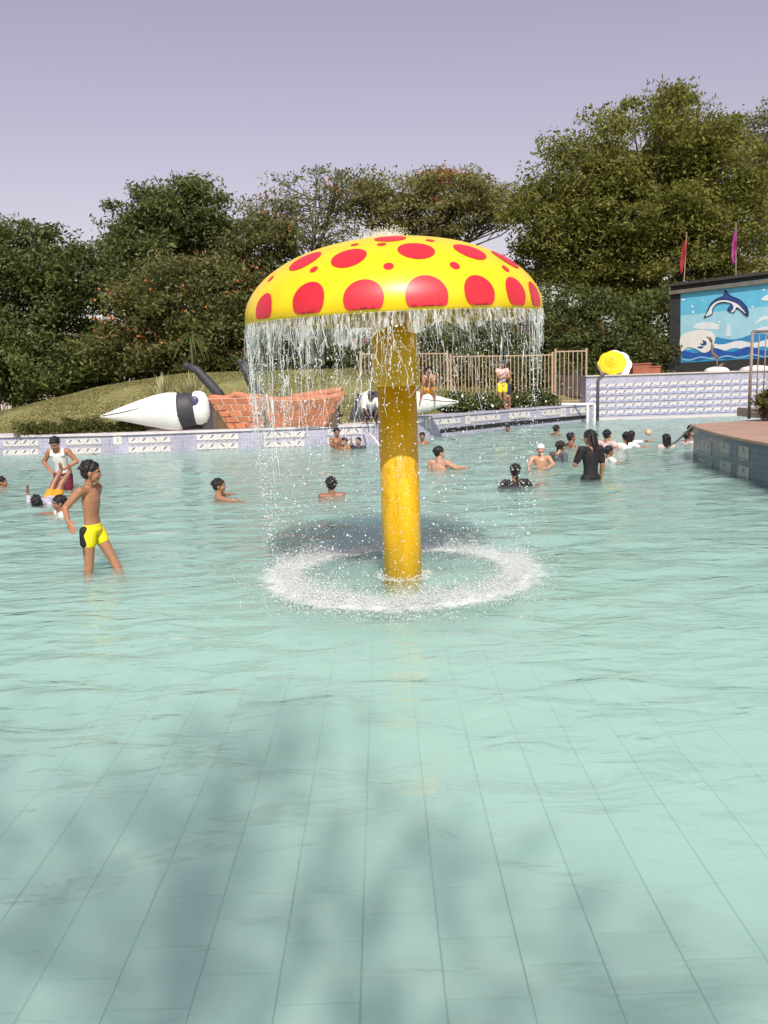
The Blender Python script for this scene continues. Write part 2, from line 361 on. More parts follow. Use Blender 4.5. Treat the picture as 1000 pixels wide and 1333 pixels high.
lilac = tile_wall_mat('lilac_tile', (.38, .37, .48), (.52, .50, .56), .10, .10)
bluegrey = tile_wall_mat('blue_tile', (.06, .095, .14), (.11, .15, .19), .10, .10)
coping_m = mat('coping', (.60, .55, .56), .7, .15, 3, .2, 20)
whitetile = mat('white_tile', (.62, .59, .56), .3, .06, 8, rand=.05)
oldtile = mat('worn_tile', (.36, .38, .33), .4, .2, 8, rand=.08)
print_m = mat('print_grey', (.13, .14, .19), .4, .2, 8)
print_b = mat('print_wave', (.33, .33, .52), .4, .15, 8)

LW = [PZ(-230, 597), PZ(0, 592), PZ(150, 590), PZ(340, 583), PZ(490, 577)]
LWTOP = .55
RW = [LW[-1].copy(), PZ(572, 568), PZ(670, 556.5), PZ(772, 547)]
def edge_wall(name, label, path, ztop, zbot, back, m, copm, over=.05):
    root = empty(name, (path[0].x, path[0].y, 0)); tag(root, label, 'pool wall', 'tiled pool edge walls')
    P_ = local(root, path); n = len(P_); b = MB(); v = []
    for p in P_: v += [(p.x, p.y, zbot), (p.x, p.y, ztop - .06), (p.x, p.y + back, ztop - .06), (p.x, p.y + back, zbot)]
    fc = []
    for i in range(n - 1):
        for k in range(4): fc.append((4 * i + k, 4 * i + (k + 1) % 4, 4 * i + 4 + (k + 1) % 4, 4 * i + 4 + k))
    fc += [(3, 2, 1, 0), tuple(4 * (n - 1) + k for k in range(4))]
    b.add(v, fc).build('wall_face', m, root)
    b = MB(); v = []
    for p in P_: v += [(p.x, p.y - over, ztop - .06), (p.x, p.y - over, ztop), (p.x, p.y + back, ztop), (p.x, p.y + back, ztop - .06)]
    b.add(v, fc).build('coping', copm, root)
    return root
lw = edge_wall('pool_edge_wall', 'lilac tiled pool edge wall running below the grass mound and brick boat', LW, LWTOP, -1.1, 1.1, lilac, coping_m)
rw = edge_wall('pool_edge_wall', 'lilac tiled pool edge wall below the tan fence with a shaded gap painted black', RW, .64, -1.1, 1.6, lilac, mat('coping_grey', (.42, .40, .47), .7, .15, 3))

def on_path(path, px, py):                 # point of a vertical wall strip seen at a pixel
    d = ray(px, py)
    for i in range(len(path) - 1):
        a, b = path[i], path[i + 1]; nrm = Vector((b.y - a.y, -(b.x - a.x), 0)).normalized()
        t_ = (a - ORG).dot(nrm) / d.dot(nrm); p = ORG + d * t_; s_ = (p.xy - a.xy).dot((b.xy - a.xy)) / (b.xy - a.xy).length_squared
        if -.02 <= s_ <= 1.02: return p, nrm, (b - a).normalized()
    return p, nrm, (b - a).normalized()

def fish_print(mb, o, ux, uz, nrm, s):     # a small leaping fish and a wave line, flat on a tile
    body = [(-.42, -.30), (-.25, .02), (0, .22), (.28, .34), (.46, .42), (.30, .20), (.10, .02), (-.15, -.20)]
    mb.add([o + ux * (x * s) + uz * (y * s) + nrm * .003 for x, y in body], [tuple(range(8))])
    fin = [(-.02, .20), (-.12, .40), (.10, .28)]; mb.add([o + ux * (x * s) + uz * (y * s) + nrm * .003 for x, y in fin], [(0, 1, 2)])
def decor(root, path, x0, x1, rows, m=whitetile, n=4, fish=.8):
    for (yt, yb) in rows:
        p0, nr, ux = on_path(path, x0, yt[0]); p1, _, _ = on_path(path, x1, yt[1]); q0, _, _ = on_path(path, x0, yb)
        if nr.dot(p0 - ORG) > 0: nr = -nr
        h = p0.z - q0.z; L = (p1 - p0).length; tw = L / n; ux = (p1 - p0).normalized(); uz = Vector((0, 0, 1)); fp = MB()
        for k in range(n):
            c = p0 + ux * (tw * (k + .5)) - uz * h / 2
            t_ = MB().add([c + ux * sx * (tw / 2 - .006) + uz * sz * (h / 2) + nr * off for off in (-.02, .012) for sx, sz in ((-1, -1), (1, -1), (1, 1), (-1, 1))],
                          [(0, 1, 2, 3), (4, 5, 6, 7), (0, 1, 5, 4), (1, 2, 6, 5), (2, 3, 7, 6), (3, 0, 4, 7)])
            t_.v = [tuple(Vector(q) - Vector(root.location)) for q in t_.v]; t_.build('decor_tile', m, root)
            fish_print(fp, c + nr * .012 + uz * .15 * h - Vector(root.location), ux * random.choice((1, 1, -1)), uz, nr, min(h, tw) * fish)
            wv = [c + ux * (tw * (q / 6 - .5)) + uz * (-.32 * h + .06 * h * math.sin(q * 2.1)) + nr * .015 - Vector(root.location) for q in range(7)]
            wb = [v_ - uz * .10 * h for v_ in wv]; fp.add(wv + wb, [(q, q + 1, q + 8, q + 7) for q in range(6)])
        fp.build('fish_print', print_m, root)
for x0, x1, ya in ((4, 50, 574), (86, 132, 572), (167, 222, 570), (256, 310, 566), (343, 396, 563), (426, 470, 559)):
    dy = (x1 - x0) * -.035
    decor(lw, LW, x0, x1, [((ya, ya + dy), ya + 9), ((ya + 12, ya + 12 + dy), ya + 21)])
for x0, x1, ya in ((567, 599, 546.5), (613, 651, 542.5), (663, 690, 538), (706, 728, 534.5), (742, 766, 532)):
    decor(rw, RW, x0, x1, [((ya, ya - (x1 - x0) * .07), ya + 8)], n=3)
# number plaque and shaded gap
def glyph3(mb, c, ux, uz, nr, s):
    pts = [(-.5, .9), (.3, .9), (.5, .6), (.3, .1), (-.05, .05), (.35, -.05), (.55, -.5), (.3, -.9), (-.5, -.9)]
    for a, b in zip(pts[:-1], pts[1:]):
        mb.bar(c + ux * a[0] * s + uz * a[1] * s, c + ux * b[0] * s + uz * b[1] * s, s * .22, .004, up=nr)
for root, path, px, py in ((lw, LW, 153, 573), (rw, RW, 557, 551), (rw, RW, 609, 546.5), (rw, RW, 733, 536.5)):
    p, nr, ux = on_path(path, px, py); nr = -nr if nr.y > 0 else nr; loc = Vector(root.location); h = 5.2 / F_PX * p.y
    MB().add([p - loc + ux * sx * h + Vector((0, 0, sz * h * 1.05)) + nr * off for off in (-.02, .013) for sx, sz in ((-1, -1), (1, -1), (1, 1), (-1, 1))], [(0, 1, 2, 3), (4, 5, 6, 7), (0, 1, 5, 4), (1, 2, 6, 5), (2, 3, 7, 6), (3, 0, 4, 7)]).build('number_plaque', whitetile, root)
    b = MB(); glyph3(b, p - loc + nr * .016, ux, Vector((0, 0, 1)), nr, h * .5); b.build('number', print_m, root)
b = MB(); sl_m = mat('gap_shade_black', (.012, .012, .014), .6)  # shade of the gap under the overhang, painted as a near-black strip
pA, nr, ux = on_path(RW, 573, 563); pB, _, _ = on_path(RW, 665, 553); pC, _, _ = on_path(RW, 764, 544); loc = Vector(rw.location)
for a, b2 in ((pA, pB), (pB, pC)):
    b.add([q - loc + Vector((0, 0, z)) + Vector((.01, -off, 0)) for off in (.008, -.05) for q, z in ((a, -.02), (b2, -.02), (b2, .11), (a, .11))], [(0, 1, 2, 3), (4, 5, 6, 7), (0, 1, 5, 4), (1, 2, 6, 5), (2, 3, 7, 6), (3, 0, 4, 7)])
b.build('shaded_gap', sl_m, rw)

# ---- far right tall wall with five rows of printed strips
TW0, TW1 = PZ(764, 547), PZ(772, 547); TWY = TW1.y
WX0, WX1 = PY(763, 500, TWY).x, 19.0; WTOP = 1.66
tw = empty('tall_tiled_wall', (WX0, TWY, 0)); tag(tw, 'tall lilac wall with five white strips of leaping fish tiles', 'wall')
MB().box(((WX1 - WX0) / 2, .45, WTOP / 2 - .5), (WX1 - WX0, .9, WTOP + 1)).build('wall_face', lilac, tw)
MB().box(((WX1 - WX0) / 2, .43, WTOP + .025), (WX1 - WX0 + .05, .98, .05)).build('coping', mat('coping_pink', (.55, .45, .40), .7, .15, 3), tw)
SP = (WTOP - .30 + .02) / 5.35
for r_ in range(6):
    z1 = WTOP - .30 - r_ * SP; h = .17 if r_ < 5 else .1
    MB().box(((WX1 - WX0) / 2, -.012, z1 - h / 2), (WX1 - WX0 - .1, .03, h)).build('tile_strip', whitetile, tw)
    if r_ < 5:
        fp = MB(); wv = MB(); x = .12
        while x < WX1 - WX0 - .2:
            fish_print(fp, Vector((x, -.027, z1 - .055)), Vector((1, 0, 0)), Vector((0, 0, 1)), Vector((0, -1, 0)), .17)
            fish_print(fp, Vector((x + .17, -.027, z1 - .10)), Vector((-1, 0, 0)), Vector((0, 0, 1)), Vector((0, -1, 0)), .09)
            q = [(x - .06, -.05), (x + .05, -.035), (x + .17, -.06), (x + .28, -.05), (x + .28, -.005), (x - .06, -.005)]
            wv.add([(a, -.0295, z1 - h + .075 + b_ * 1.3) for a, b_ in q], [tuple(range(6))]); x += .34
        fp.build('fish_print', print_m, tw); wv.build('wave_print', print_b, tw)
b = MB(); px_ = PY(778, 500, TWY).x - WX0
b.tube([(px_, -.09, -.3), (px_, -.09, WTOP - .12), (px_ + .1, -.09, WTOP + .02), (px_ + .3, -.02, WTOP + .1)], .05, 8); b.build('drain_pipe', mat('pipe_dark', (.10, .09, .085), .6), tw, True)
# ---- white pipe stand at the corner
b0 = PZ(765, 549); st = empty('pipe_stand', (b0.x, b0.y, 0)); tag(st, 'white pipe frame standing in the water where two walls meet', 'pipe stand')
wp = mat('white_paint', (.78, .76, .74), .4, .06)
zt = .66; MB().bar((-1.5, .25, zt + .05), (.25, -.12, zt), .06, .07).build('top_rail', wp, st)
for x in (-.04, .22): MB().bar((x, -.12, -1), (x, -.12, zt), .075, .075).build('leg', wp, st)

# ---- platform at the right with rounded corner
PLT = .65
c0 = PZ(903, 596); c1 = PZ(1000, 632)
dirp = (c1 - c0).normalized()
poly = [c1 + dirp * 6]
for k in range(7): poly.append(c1.lerp(c0, k / 6 * .93) + Vector((-.10 * math.sin(k / 6 * math.pi), 0, 0)))
poly += [c0 + Vector((.12, .35, 0)), c0 + Vector((.55, .75, 0)), c0 + Vector((1.6, 1.3, 0)), c0 + Vector((4, 2.2, 0)), Vector((19, c0.y + 3.0, 0)), Vector((19, poly[0].y, 0))]
poly = [Vector((p.x, p.y, 0)) for p in poly]
pl = empty('pool_platform', poly[0]); tag(pl, 'raised platform with blue tiled side, worn fish tiles and pinkish stone top', 'platform')
pp = local(pl, poly); MB().prism([p + Vector((0, 0, -1.1)) for p in pp], (0, 0, 1.1 + PLT - .05)).build('tiled_side', bluegrey, pl)
cen = Vector((12, 12, 0)) - Vector(pl.location)
MB().prism([p + Vector((0, 0, PLT - .05)) + (p - cen).normalized() * .04 for p in pp], (0, 0, .05)).build('stone_top', mat('pink_stone', (.42, .27, .20), .55, .18, 1.5, .2, 20), pl, bevel=.008)
sidep = [Vector((p.x, p.y, 0)) for p in poly[1:8]][::-1]
SPTH = sidep + [Vector(poly[0])]
for x0, x1, ya in ((910, 927, 572), (938, 976, 575)):
    dy = (x1 - x0) * .19
    decor(pl, SPTH, x0, x1, [((ya, ya + dy), ya + 17), ((ya + 24, ya + 24 + dy * 1.3), ya + 40)], oldtile, 3, .75)
MB().box((8.2, c0.y - poly[0].y + 2.55, PLT + .10), (9.5, 1.2, .20)).build('step', mat('pink_stone2', (.46, .33, .27), .6, .15, 2), pl)
# near pool rim behind the viewer
struct(MB().box((1, -2.35, -.30), (37, .5, 1.4)).build('pool_deck', deck_m))

# ---- grass mound behind the left wall
def mound():
    nx, ny = 90, 50; xs = np.linspace(-30, 8.5, nx); yy = np.linspace(0, 1, ny); v = []; rng = np.random.default_rng(3)
    yf = lambda x: float(np.interp(x, [p.x for p in LW] + [RW[1].x, RW[2].x, RW[3].x], [p.y for p in LW] + [RW[1].y, RW[2].y, RW[3].y]))
    for t_ in yy:
        for x in xs:
            y = yf(x) + .9 + t_ * 22
            topz = float(np.interp(x, [-30, -16, -13.3, -10, -7, -1, 2, 8], [.6, .8, 1.15, 1.85, 2.2, 2.2, 1.5, .8])); s_ = math.sin(min(t_ * 22 / 6.0, 1) * math.pi / 2)
            z = .50 + (topz - .50) * s_ + .04 * math.sin(x * 1.7) * math.cos(y * 1.3)
            if t_ * 22 > 12: z -= (t_ * 22 - 12) * .09
            v.append((x, y, z))
    fc = [(j * nx + i, j * nx + i + 1, (j + 1) * nx + i + 1, (j + 1) * nx + i) for j in range(ny - 1) for i in range(nx - 1)]
    o = MB().add(v, fc).build('grass_mound', grass_m, None, True); return struct(o), yf
mo, YF = mound()
def mound_z(x, y):
    t_ = (y - YF(x) - .9); topz = float(np.interp(x, [-30, -16, -13.3, -10, -7, -1, 2, 8], [.6, .8, 1.15, 1.85, 2.2, 2.2, 1.5, .8]))
    return .50 + (topz - .5) * math.sin(max(0, min(t_ / 6.0, 1)) * math.pi / 2)
# short turf blades on the mound
n = 60000; xs = RNG.uniform(-15, 7.5, n); tt = RNG.uniform(0, 7.5, n)
pts = np.array([(x, YF(x) + .95 + t_, mound_z(x, YF(x) + .95 + t_) + .02) for x, t_ in zip(xs, tt)])
tf = quads('turf', leaf_quads(pts, .085, .03, .15), leaf_mat('turf_leaf', (.20, .20, .075), (.30, .275, .115), .3)); tag(tf, 'dry short turf covering the mound behind the pool', 'grass', kind='stuff')
#SECTION2
# ================================================================== MUSHROOM FOUNTAIN
MR, MRIM = 1.275, 2.30                     # cap radius, rim height above the water
MCH = .63
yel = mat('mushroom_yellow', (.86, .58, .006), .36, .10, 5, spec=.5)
yel_pole = mat('pole_yellow', (.76, .42, .008), .34, .24, 4, .05, 12, stretch=(2, 2, .4))
red = mat('mushroom_red', (.60, .02, .035), .40, .12, 5, spec=.5)
ms = empty('mushroom_fountain', (MUSH.x, MUSH.y, 0)); tag(ms, 'yellow mushroom shower with red spots pouring water into the pool', 'fountain')
cap_off = PY(512, 405, MUSH.y).x - MUSH.x
TILT = Matrix.Rotation(R(1.3), 3, 'X') @ Matrix.Rotation(R(-1.0), 3, 'Y')
CAPC = Vector((cap_off, 0, MRIM))
def capz(r_): return MCH * max(0, 1 - min(1, (r_ / MR)) ** 2.15) ** .52
prof = [(MR * .985, -.02), (MR * 1.0, .0)]
for k in range(1, 26):
    a = (k / 25) ** .8; r_ = MR * math.cos(a * math.pi / 2); prof.append((max(r_, .002), capz(r_) + .02))
prof2 = [(r_ * .972 + .0, max(z - .03, -.018) if i > 1 else z) for i, (r_, z) in enumerate(prof)][::-1]
M4 = Matrix.Translation(CAPC) @ TILT.to_4x4()
capo = MB().lathe(prof + [], 96, M4); capo = capo.build('cap', yel, ms, True)
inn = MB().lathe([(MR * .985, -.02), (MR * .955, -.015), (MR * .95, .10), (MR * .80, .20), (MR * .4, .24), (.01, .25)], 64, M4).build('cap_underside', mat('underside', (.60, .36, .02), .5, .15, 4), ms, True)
# spots: pixel -> point on the cap, then a disc draped on it
Minv = M4.inverted()
def cap_hit(px, py):
    o_ = ORG - Vector(ms.location); d = ray(px, py)
    for k in range(700):
        t_ = 5.2 + k * .005; q = Minv @ (o_ + d * t_)
        if math.hypot(q.x, q.y) < MR and 0 <= q.z <= capz(math.hypot(q.x, q.y)) + .02: return q
    return None
def spot(q, rad, vs=1.0):
    e = .01; r0 = math.hypot(q.x, q.y); dz = (capz(r0 + e) - capz(max(r0 - e, 0))) / (2 * e)
    er = Vector((q.x / max(r0, 1e-4), q.y / max(r0, 1e-4), 0)); et = Vector((-er.y, er.x, 0)); tr_ = (er + Vector((0, 0, dz))).normalized(); nn = et.cross(tr_); nn = -nn if nn.z < 0 else nn
    v = []; fc = []; NR, NA = 5, 28
    def dr(a, rr):
        p = q + (et * math.cos(a) + tr_ * math.sin(a) * vs) * rr
        # pull the point along the normal until it lies on the cap
        lo, hi = -.5, .3
        for _ in range(30):
            m_ = (lo + hi) / 2; x = p + nn * m_; rx = math.hypot(x.x, x.y)
            if rx < MR and x.z < capz(rx) + .02: lo = m_
            else: hi = m_
        x = p + nn * (lo + .004); x.z = max(x.z, .004)
        if x.z < .05:
            rx = math.hypot(x.x, x.y); k = (MR + .005) / max(rx, 1e-4)
            if rx > MR * .985: x.x *= k; x.y *= k
        return M4 @ x
    v.append(dr(0, 0))
    for i in range(1, NR + 1):
        for k in range(NA): v.append(dr(2 * math.pi * k / NA, rad * i / NR ))
    for k in range(NA): fc.append((0, 1 + k, 1 + (k + 1) % NA))
    for i in range(NR - 1):
        for k in range(NA): fc.append((1 + i * NA + k, 1 + i * NA + NA + k, 1 + i * NA + NA + (k + 1) % NA, 1 + i * NA + (k + 1) % NA))
    MB().add(v, fc).build('spot', red, ms, True)
for px, py, rad, vs in ((343, 402, .125, 1), (401, 390, .142, 1.), (473, 388, .150, .95), (556, 385, .158, 1.), (625, 380, .135, 1), (672, 380, .125, 1), (697, 384, .115, 1),
                        (397, 339, .140, 1), (454, 335, .138, 1), (542, 325.5, .140, 1), (612, 327, .135, 1), (658, 337, .130, 1), (347, 356, .12, 1), (508, 310.5, .125, 1),
                        (409, 351, .034, 1), (353, 363, .032, 1), (506, 347, .038, 1), (592, 346, .040, 1), (658, 350, .036, 1), (462, 319, .032, 1), (497, 318.5, .036, 1), (560, 313.5, .036, 1), (692, 354, .03, 1)):
    q = cap_hit(px, py)
    if q is not None: spot(q, rad, vs)
for k in range(5):                          # the side away from the pool entrance
    a = math.pi / 2 + (k - 2) * .5
    for rr, rad in ((MR * .985, .16), (MR * .74, .16)): spot(Vector((rr * math.cos(a + (.25 if rr < 1.1 else 0)), rr * math.sin(a + (.25 if rr < 1.1 else 0)), capz(rr) + .02)), rad)
ptop = CAPC + Vector((-.015, 0, .12))
sl_z = PY(520, 503, MUSH.y).z; lean = Vector((cap_off * .6, 0, 0))
pp_ = lambda z: Vector((0, 0, z)) + lean * (z / MRIM)
MB().tube([(0, 0, -.5), pp_(sl_z + .02)], [.176, .172], 40).build('pole', yel_pole, ms, True)
MB().tube([pp_(sl_z), pp_(sl_z + .004), pp_(MRIM + .2)], [.196, .2, .2], 40).build('pole_sleeve', yel_pole, ms, True)

# ---- falling water, drops, splash
def water_bits_mat(name, tr, col=(.92, .95, .95)):
    m = bpy.data.materials.new(name); m.use_nodes = True; t = m.node_tree; b = t.nodes['Principled BSDF']; o = t.nodes['Material Output']
    b.inputs['Base Color'].default_value = (*col, 1); b.inputs['Roughness'].default_value = .12
    x = t.nodes.new('ShaderNodeBsdfTransparent'); mx = t.nodes.new('ShaderNodeMixShader'); mx.inputs[0].default_value = tr
    t.links.new(b.outputs[0], mx.inputs[1]); t.links.new(x.outputs[0], mx.inputs[2]); t.links.new(mx.outputs[0], o.inputs[0]); MATS[name] = m; return m
drop_m = water_bits_mat('water_drops', .25); strand_m = water_bits_mat('water_strands', .45); foam_m = water_bits_mat('foam', .35)
def octas(name, P_, rad, m, parent=None, stretch=None):
    n = len(P_); d = np.array([[1, 0, 0], [-1, 0, 0], [0, 1, 0], [0, -1, 0], [0, 0, 1], [0, 0, -1]], float)
    s_ = np.ones((n, 1, 3)) * np.asarray(rad).reshape(n, 1, 1)
    if stretch is not None: s_[:, 0, 2] *= stretch
    V = (P_[:, None, :] + d[None] * s_).reshape(-1, 3)
    f0 = np.array([[0, 2, 4], [2, 1, 4], [1, 3, 4], [3, 0, 4], [2, 0, 5], [1, 2, 5], [3, 1, 5], [0, 3, 5]])
    Fc = (f0[None] + (np.arange(n) * 6)[:, None, None]).reshape(-1, 3)
    me = bpy.data.meshes.new(name); me.vertices.add(len(V)); me.vertices.foreach_set('co', V.astype(np.float32).ravel())
    me.loops.add(len(Fc) * 3); me.loops.foreach_set('vertex_index', Fc.astype(np.int32).ravel())
    me.polygons.add(len(Fc)); me.polygons.foreach_set('loop_start', np.arange(0, len(Fc) * 3, 3, dtype=np.int32))
    me.polygons.foreach_set('use_smooth', np.ones(len(Fc), bool)); me.update(calc_edges=True); return obj(name, me, m, parent)
def tetras(name, P_, rad, m):
    n = len(P_); d = np.array([[1, 1, 1], [1, -1, -1], [-1, 1, -1], [-1, -1, 1]], float) * .8; V = (P_[:, None, :] + d[None] * np.asarray(rad).reshape(n, 1, 1)).reshape(-1, 3)
    Fc = (np.array([[0, 1, 2], [0, 3, 1], [0, 2, 3], [1, 3, 2]])[None] + (np.arange(n) * 4)[:, None, None]).reshape(-1, 3)
    me = bpy.data.meshes.new(name); me.vertices.add(len(V)); me.vertices.foreach_set('co', V.astype(np.float32).ravel()); me.loops.add(len(Fc) * 3); me.loops.foreach_set('vertex_index', Fc.astype(np.int32).ravel())
    me.polygons.add(len(Fc)); me.polygons.foreach_set('loop_start', np.arange(0, len(Fc) * 3, 3, dtype=np.int32)); me.polygons.foreach_set('use_smooth', np.ones(len(Fc), bool)); me.update(calc_edges=True); return obj(name, me, m)
rd = random.Random(21); rng = np.random.default_rng(21)
CW = Vector(ms.location)
def rim(a, z=0.0, out=1.0): return CW + (M4 @ Vector((MR * out * math.cos(a), MR * out * math.sin(a), -.015))) + Vector((0, 0, z))
def dens(a):                                # thicker towards the left, thin at the front right
    return .55 + .45 * math.cos(a - math.pi * 1.08) + .25 * math.sin(5 * a) * math.sin(3 * a + 1)
st_m = MB(); drops = []; drad = []; dst = []
NS = 1300
for k in range(NS):
    a = 2 * math.pi * k / NS + rd.uniform(-.02, .02); dn = max(.12, dens(a))
    if rd.random() > .25 + .6 * dn: continue
    Ls = (.04 + rd.random() ** 3.2 * .85) * (.5 + .7 * dn); z0 = 0 if rd.random() < .55 else -rd.random() * .5 * (.4 + dn); n = max(3, int(Ls / .035)); pts = []; rr = []; da = 0; dd = rd.uniform(-.006, .006)
    r0 = rd.uniform(.0008, .0022) * (1.7 if rd.random() < .12 else 1); ro_ = rd.uniform(.97, 1.0)
    for i in range(n + 1):
        t_ = i / n; da += rd.uniform(-1, 1) * .009 + dd * (1 - t_); z = z0 - Ls * t_
        p = rim(a + da, z, ro_ - .02 * max(0, -z)); pts.append(p); rr.append(r0 * (1.25 - .85 * t_) * rd.choice((.5, .8, 1, 1.3, 2.2)))
    if rd.random() < .6: st_m.tube(pts, rr, 4, False)
    else:                                   # broken into beads
        for p in pts: st_m.ell(p + Vector((rd.uniform(-.01, .01), rd.uniform(-.01, .01), rd.uniform(-.01, .01))), (r0 * 1.6, r0 * 1.6, r0 * rd.uniform(1.5, 6)), None, 4, 3)
    for _ in range(2):                      # webs between neighbouring strands
        if rd.random() < .7:
            i = rd.randrange(0, n); s_ = rd.choice((-1, 1)); w_ = rd.uniform(.012, .04); z_ = pts[i].z - rim(a).z; q_ = [pts[i]] + [rim(a + da * i / n + s_ * w_ * t_, z_ - .06 * t_ - .03 * math.sin(t_ * 3.1), ro_ + .01) for t_ in (.35, .7, 1)]; st_m.tube(q_, [r0 * rd.uniform(.4, 1.1) for _ in q_], 3, False)
fw = st_m.build('falling_water', strand_m, None, True); tag(fw, 'thin strands of water falling from the mushroom rim', 'water', kind='stuff')
n = 13000
aa = rng.random(n) * 2 * math.pi; zz = -rng.random(n) ** .75 * (MRIM + .0); ro = .985 - .035 * (-zz) + rng.normal(size=n) * (.008 + .018 * np.sqrt(-zz))
keep = rng.random(n) < np.array([.35 + .5 * max(0, dens(a)) for a in aa])
P_ = np.array([rim(a, z, r_) for a, z, r_ in zip(aa[keep], zz[keep], ro[keep])])
fr_ = rng.lognormal(math.log(.0030), .55, len(P_)); fr_ = np.clip(fr_, .0018, .011)
n2 = 1500; a2 = rng.random(n2) * 2 * math.pi; p2 = np.stack([CW.x + np.cos(a2) * (rng.random(n2) ** .5) * 1.6, CW.y + np.sin(a2) * (rng.random(n2) ** .5) * 1.6, rng.random(n2) * 1.9], 1)
dr_o = octas('water_drops', np.concatenate([P_, p2]), np.concatenate([fr_, rng.uniform(.002, .006, n2)]), drop_m, None, None); tag(dr_o, 'loose water drops falling below the mushroom rim', 'water', kind='stuff')
# sheet right under the rim, broken up by a streaky alpha
sv = []; sf = []; NA, NZ = 260, 10
for i in range(NA + 1):
    a = 2 * math.pi * i / NA; h = (.08 + .22 * max(0, dens(a))) * (.8 + .4 * math.sin(7 * a + 1) * math.sin(13 * a))
    for j in range(NZ + 1): t_ = j / NZ; sv.append(rim(a, -h * t_, 1.0 + .02 * t_ + .006 * math.sin(40 * a + 6 * t_)))
for i in range(NA):
    for j in range(NZ): sf.append((i * (NZ + 1) + j, (i + 1) * (NZ + 1) + j, (i + 1) * (NZ + 1) + j + 1, i * (NZ + 1) + j + 1))
sh_m = bpy.data.materials.new('water_sheet'); sh_m.use_nodes = True; t = sh_m.node_tree; b = t.nodes['Principled BSDF']
b.inputs['Base Color'].default_value = (.9, .93, .93, 1); b.inputs['Roughness'].default_value = .1
tc = t.nodes.new('ShaderNodeTexCoord'); mp = t.nodes.new('ShaderNodeMapping'); mp.inputs['Scale'].default_value = (38, 38, 4); nz = t.nodes.new('ShaderNodeTexNoise'); nz.inputs['Scale'].default_value = 1; nz.inputs['Detail'].default_value = 4
t.links.new(tc.outputs['Object'], mp.inputs[0]); t.links.new(mp.outputs[0], nz.inputs['Vector'])
mr = t.nodes.new('ShaderNodeMapRange'); mr.inputs[1].default_value = .42; mr.inputs[2].default_value = .72; mr.inputs[3].default_value = 1.0; mr.inputs[4].default_value = .52; t.links.new(nz.outputs['Fac'], mr.inputs[0])
x = t.nodes.new('ShaderNodeBsdfTransparent'); mx = t.nodes.new('ShaderNodeMixShader'); t.links.new(mr.outputs[0], mx.inputs[0]); t.links.new(b.outputs[0], mx.inputs[1]); t.links.new(x.outputs[0], mx.inputs[2]); t.links.new(mx.outputs[0], t.nodes['Material Output'].inputs[0])
ws = MB().add(sv, sf).build('water_sheet', sh_m, None, True); tag(ws, 'clear streaky sheet of water curling off the mushroom rim', 'water', kind='stuff')
# splash ring on the pool
RS = 1.09; n = 115000; a = rng.random(n) * 2 * math.pi; rr = RS + rng.normal(size=n) * (.06 + .03 * np.sin(5 * a)) + np.where(rng.random(n) < .35, rng.normal(size=n) * .17, 0) + .03 * np.sin(7 * a) + .03 * np.sin(3 * a + 1)
zz = np.abs(rng.normal(size=n)) * .070 * np.exp(-np.abs(rr - RS) / .2) + rng.exponential(.035, n) * (rng.random(n) < .5) - .006
lump = np.sin(a * 9 + 1) * np.sin(a * 17) * .5 + .6; keep = rng.random(n) < np.clip(.45 + .6 * lump, .15, 1) * (.72 - .28 * np.sin(a))
P_ = np.stack([CW.x + cap_off * .6 + rr * np.cos(a), CW.y + rr * np.sin(a), zz * (.6 + .8 * lump)], 1)[keep]; P_[:, 2] = np.maximum(P_[:, 2], -.004)
sp_o = tetras('splash_ring', P_, np.clip(rng.lognormal(math.log(.0024), .5, len(P_)), .0012, .009), foam_m); tag(sp_o, 'white ring of splashing water around the mushroom pole', 'splash', kind='stuff')
n = 2600; a = rng.random(n) * 2 * math.pi; rr = rng.normal(size=n) * .03 + .21; P_ = np.stack([CW.x + rr * np.cos(a), CW.y + rr * np.sin(a), np.abs(rng.normal(size=n)) * .02], 1)
octas('pole_splash', P_[:700], rng.uniform(.003, .007, 700), foam_m); tag(bpy.data.objects['pole_splash'], 'small foam bubbles at the foot of the yellow pole', 'splash', kind='stuff')
fv = []; ff = []; NR, NA = 14, 140
for j in range(NR + 1):
    r_ = RS * (.70 + .66 * j / NR)
    for i in range(NA): a = 2 * math.pi * i / NA; fv.append((CW.x + cap_off * .6 + r_ * math.cos(a), CW.y + r_ * math.sin(a), .036 + .006 * math.sin(9 * a) * math.sin(r_ * 20)))
for j in range(NR):
    for i in range(NA): ff.append((j * NA + i, j * NA + (i + 1) % NA, (j + 1) * NA + (i + 1) % NA, (j + 1) * NA + i))
fm = bpy.data.materials.new('foam_sheet'); fm.use_nodes = True; t = fm.node_tree; b = t.nodes['Principled BSDF']; b.inputs['Base Color'].default_value = (.9, .93, .92, 1); b.inputs['Roughness'].default_value = .5
g_ = t.nodes.new('ShaderNodeTexCoord'); vv = t.nodes.new('ShaderNodeVectorMath'); vv.operation = 'SUBTRACT'; vv.inputs[1].default_value = (CW.x + cap_off * .6, CW.y, 0); t.links.new(g_.outputs['Object'], vv.inputs[0])
ln = t.nodes.new('ShaderNodeVectorMath'); ln.operation = 'LENGTH'; t.links.new(vv.outputs[0], ln.inputs[0])
q1 = t.nodes.new('ShaderNodeMath'); q1.operation = 'SUBTRACT'; q1.inputs[1].default_value = RS; t.links.new(ln.outputs['Value'], q1.inputs[0])
q2 = t.nodes.new('ShaderNodeMath'); q2.operation = 'ABSOLUTE'; t.links.new(q1.outputs[0], q2.inputs[0])
q3 = t.nodes.new('ShaderNodeMapRange'); q3.inputs[1].default_value = .04; q3.inputs[2].default_value = .36; q3.inputs[3].default_value = .16; q3.inputs[4].default_value = -.45; t.links.new(q2.outputs[0], q3.inputs[0])
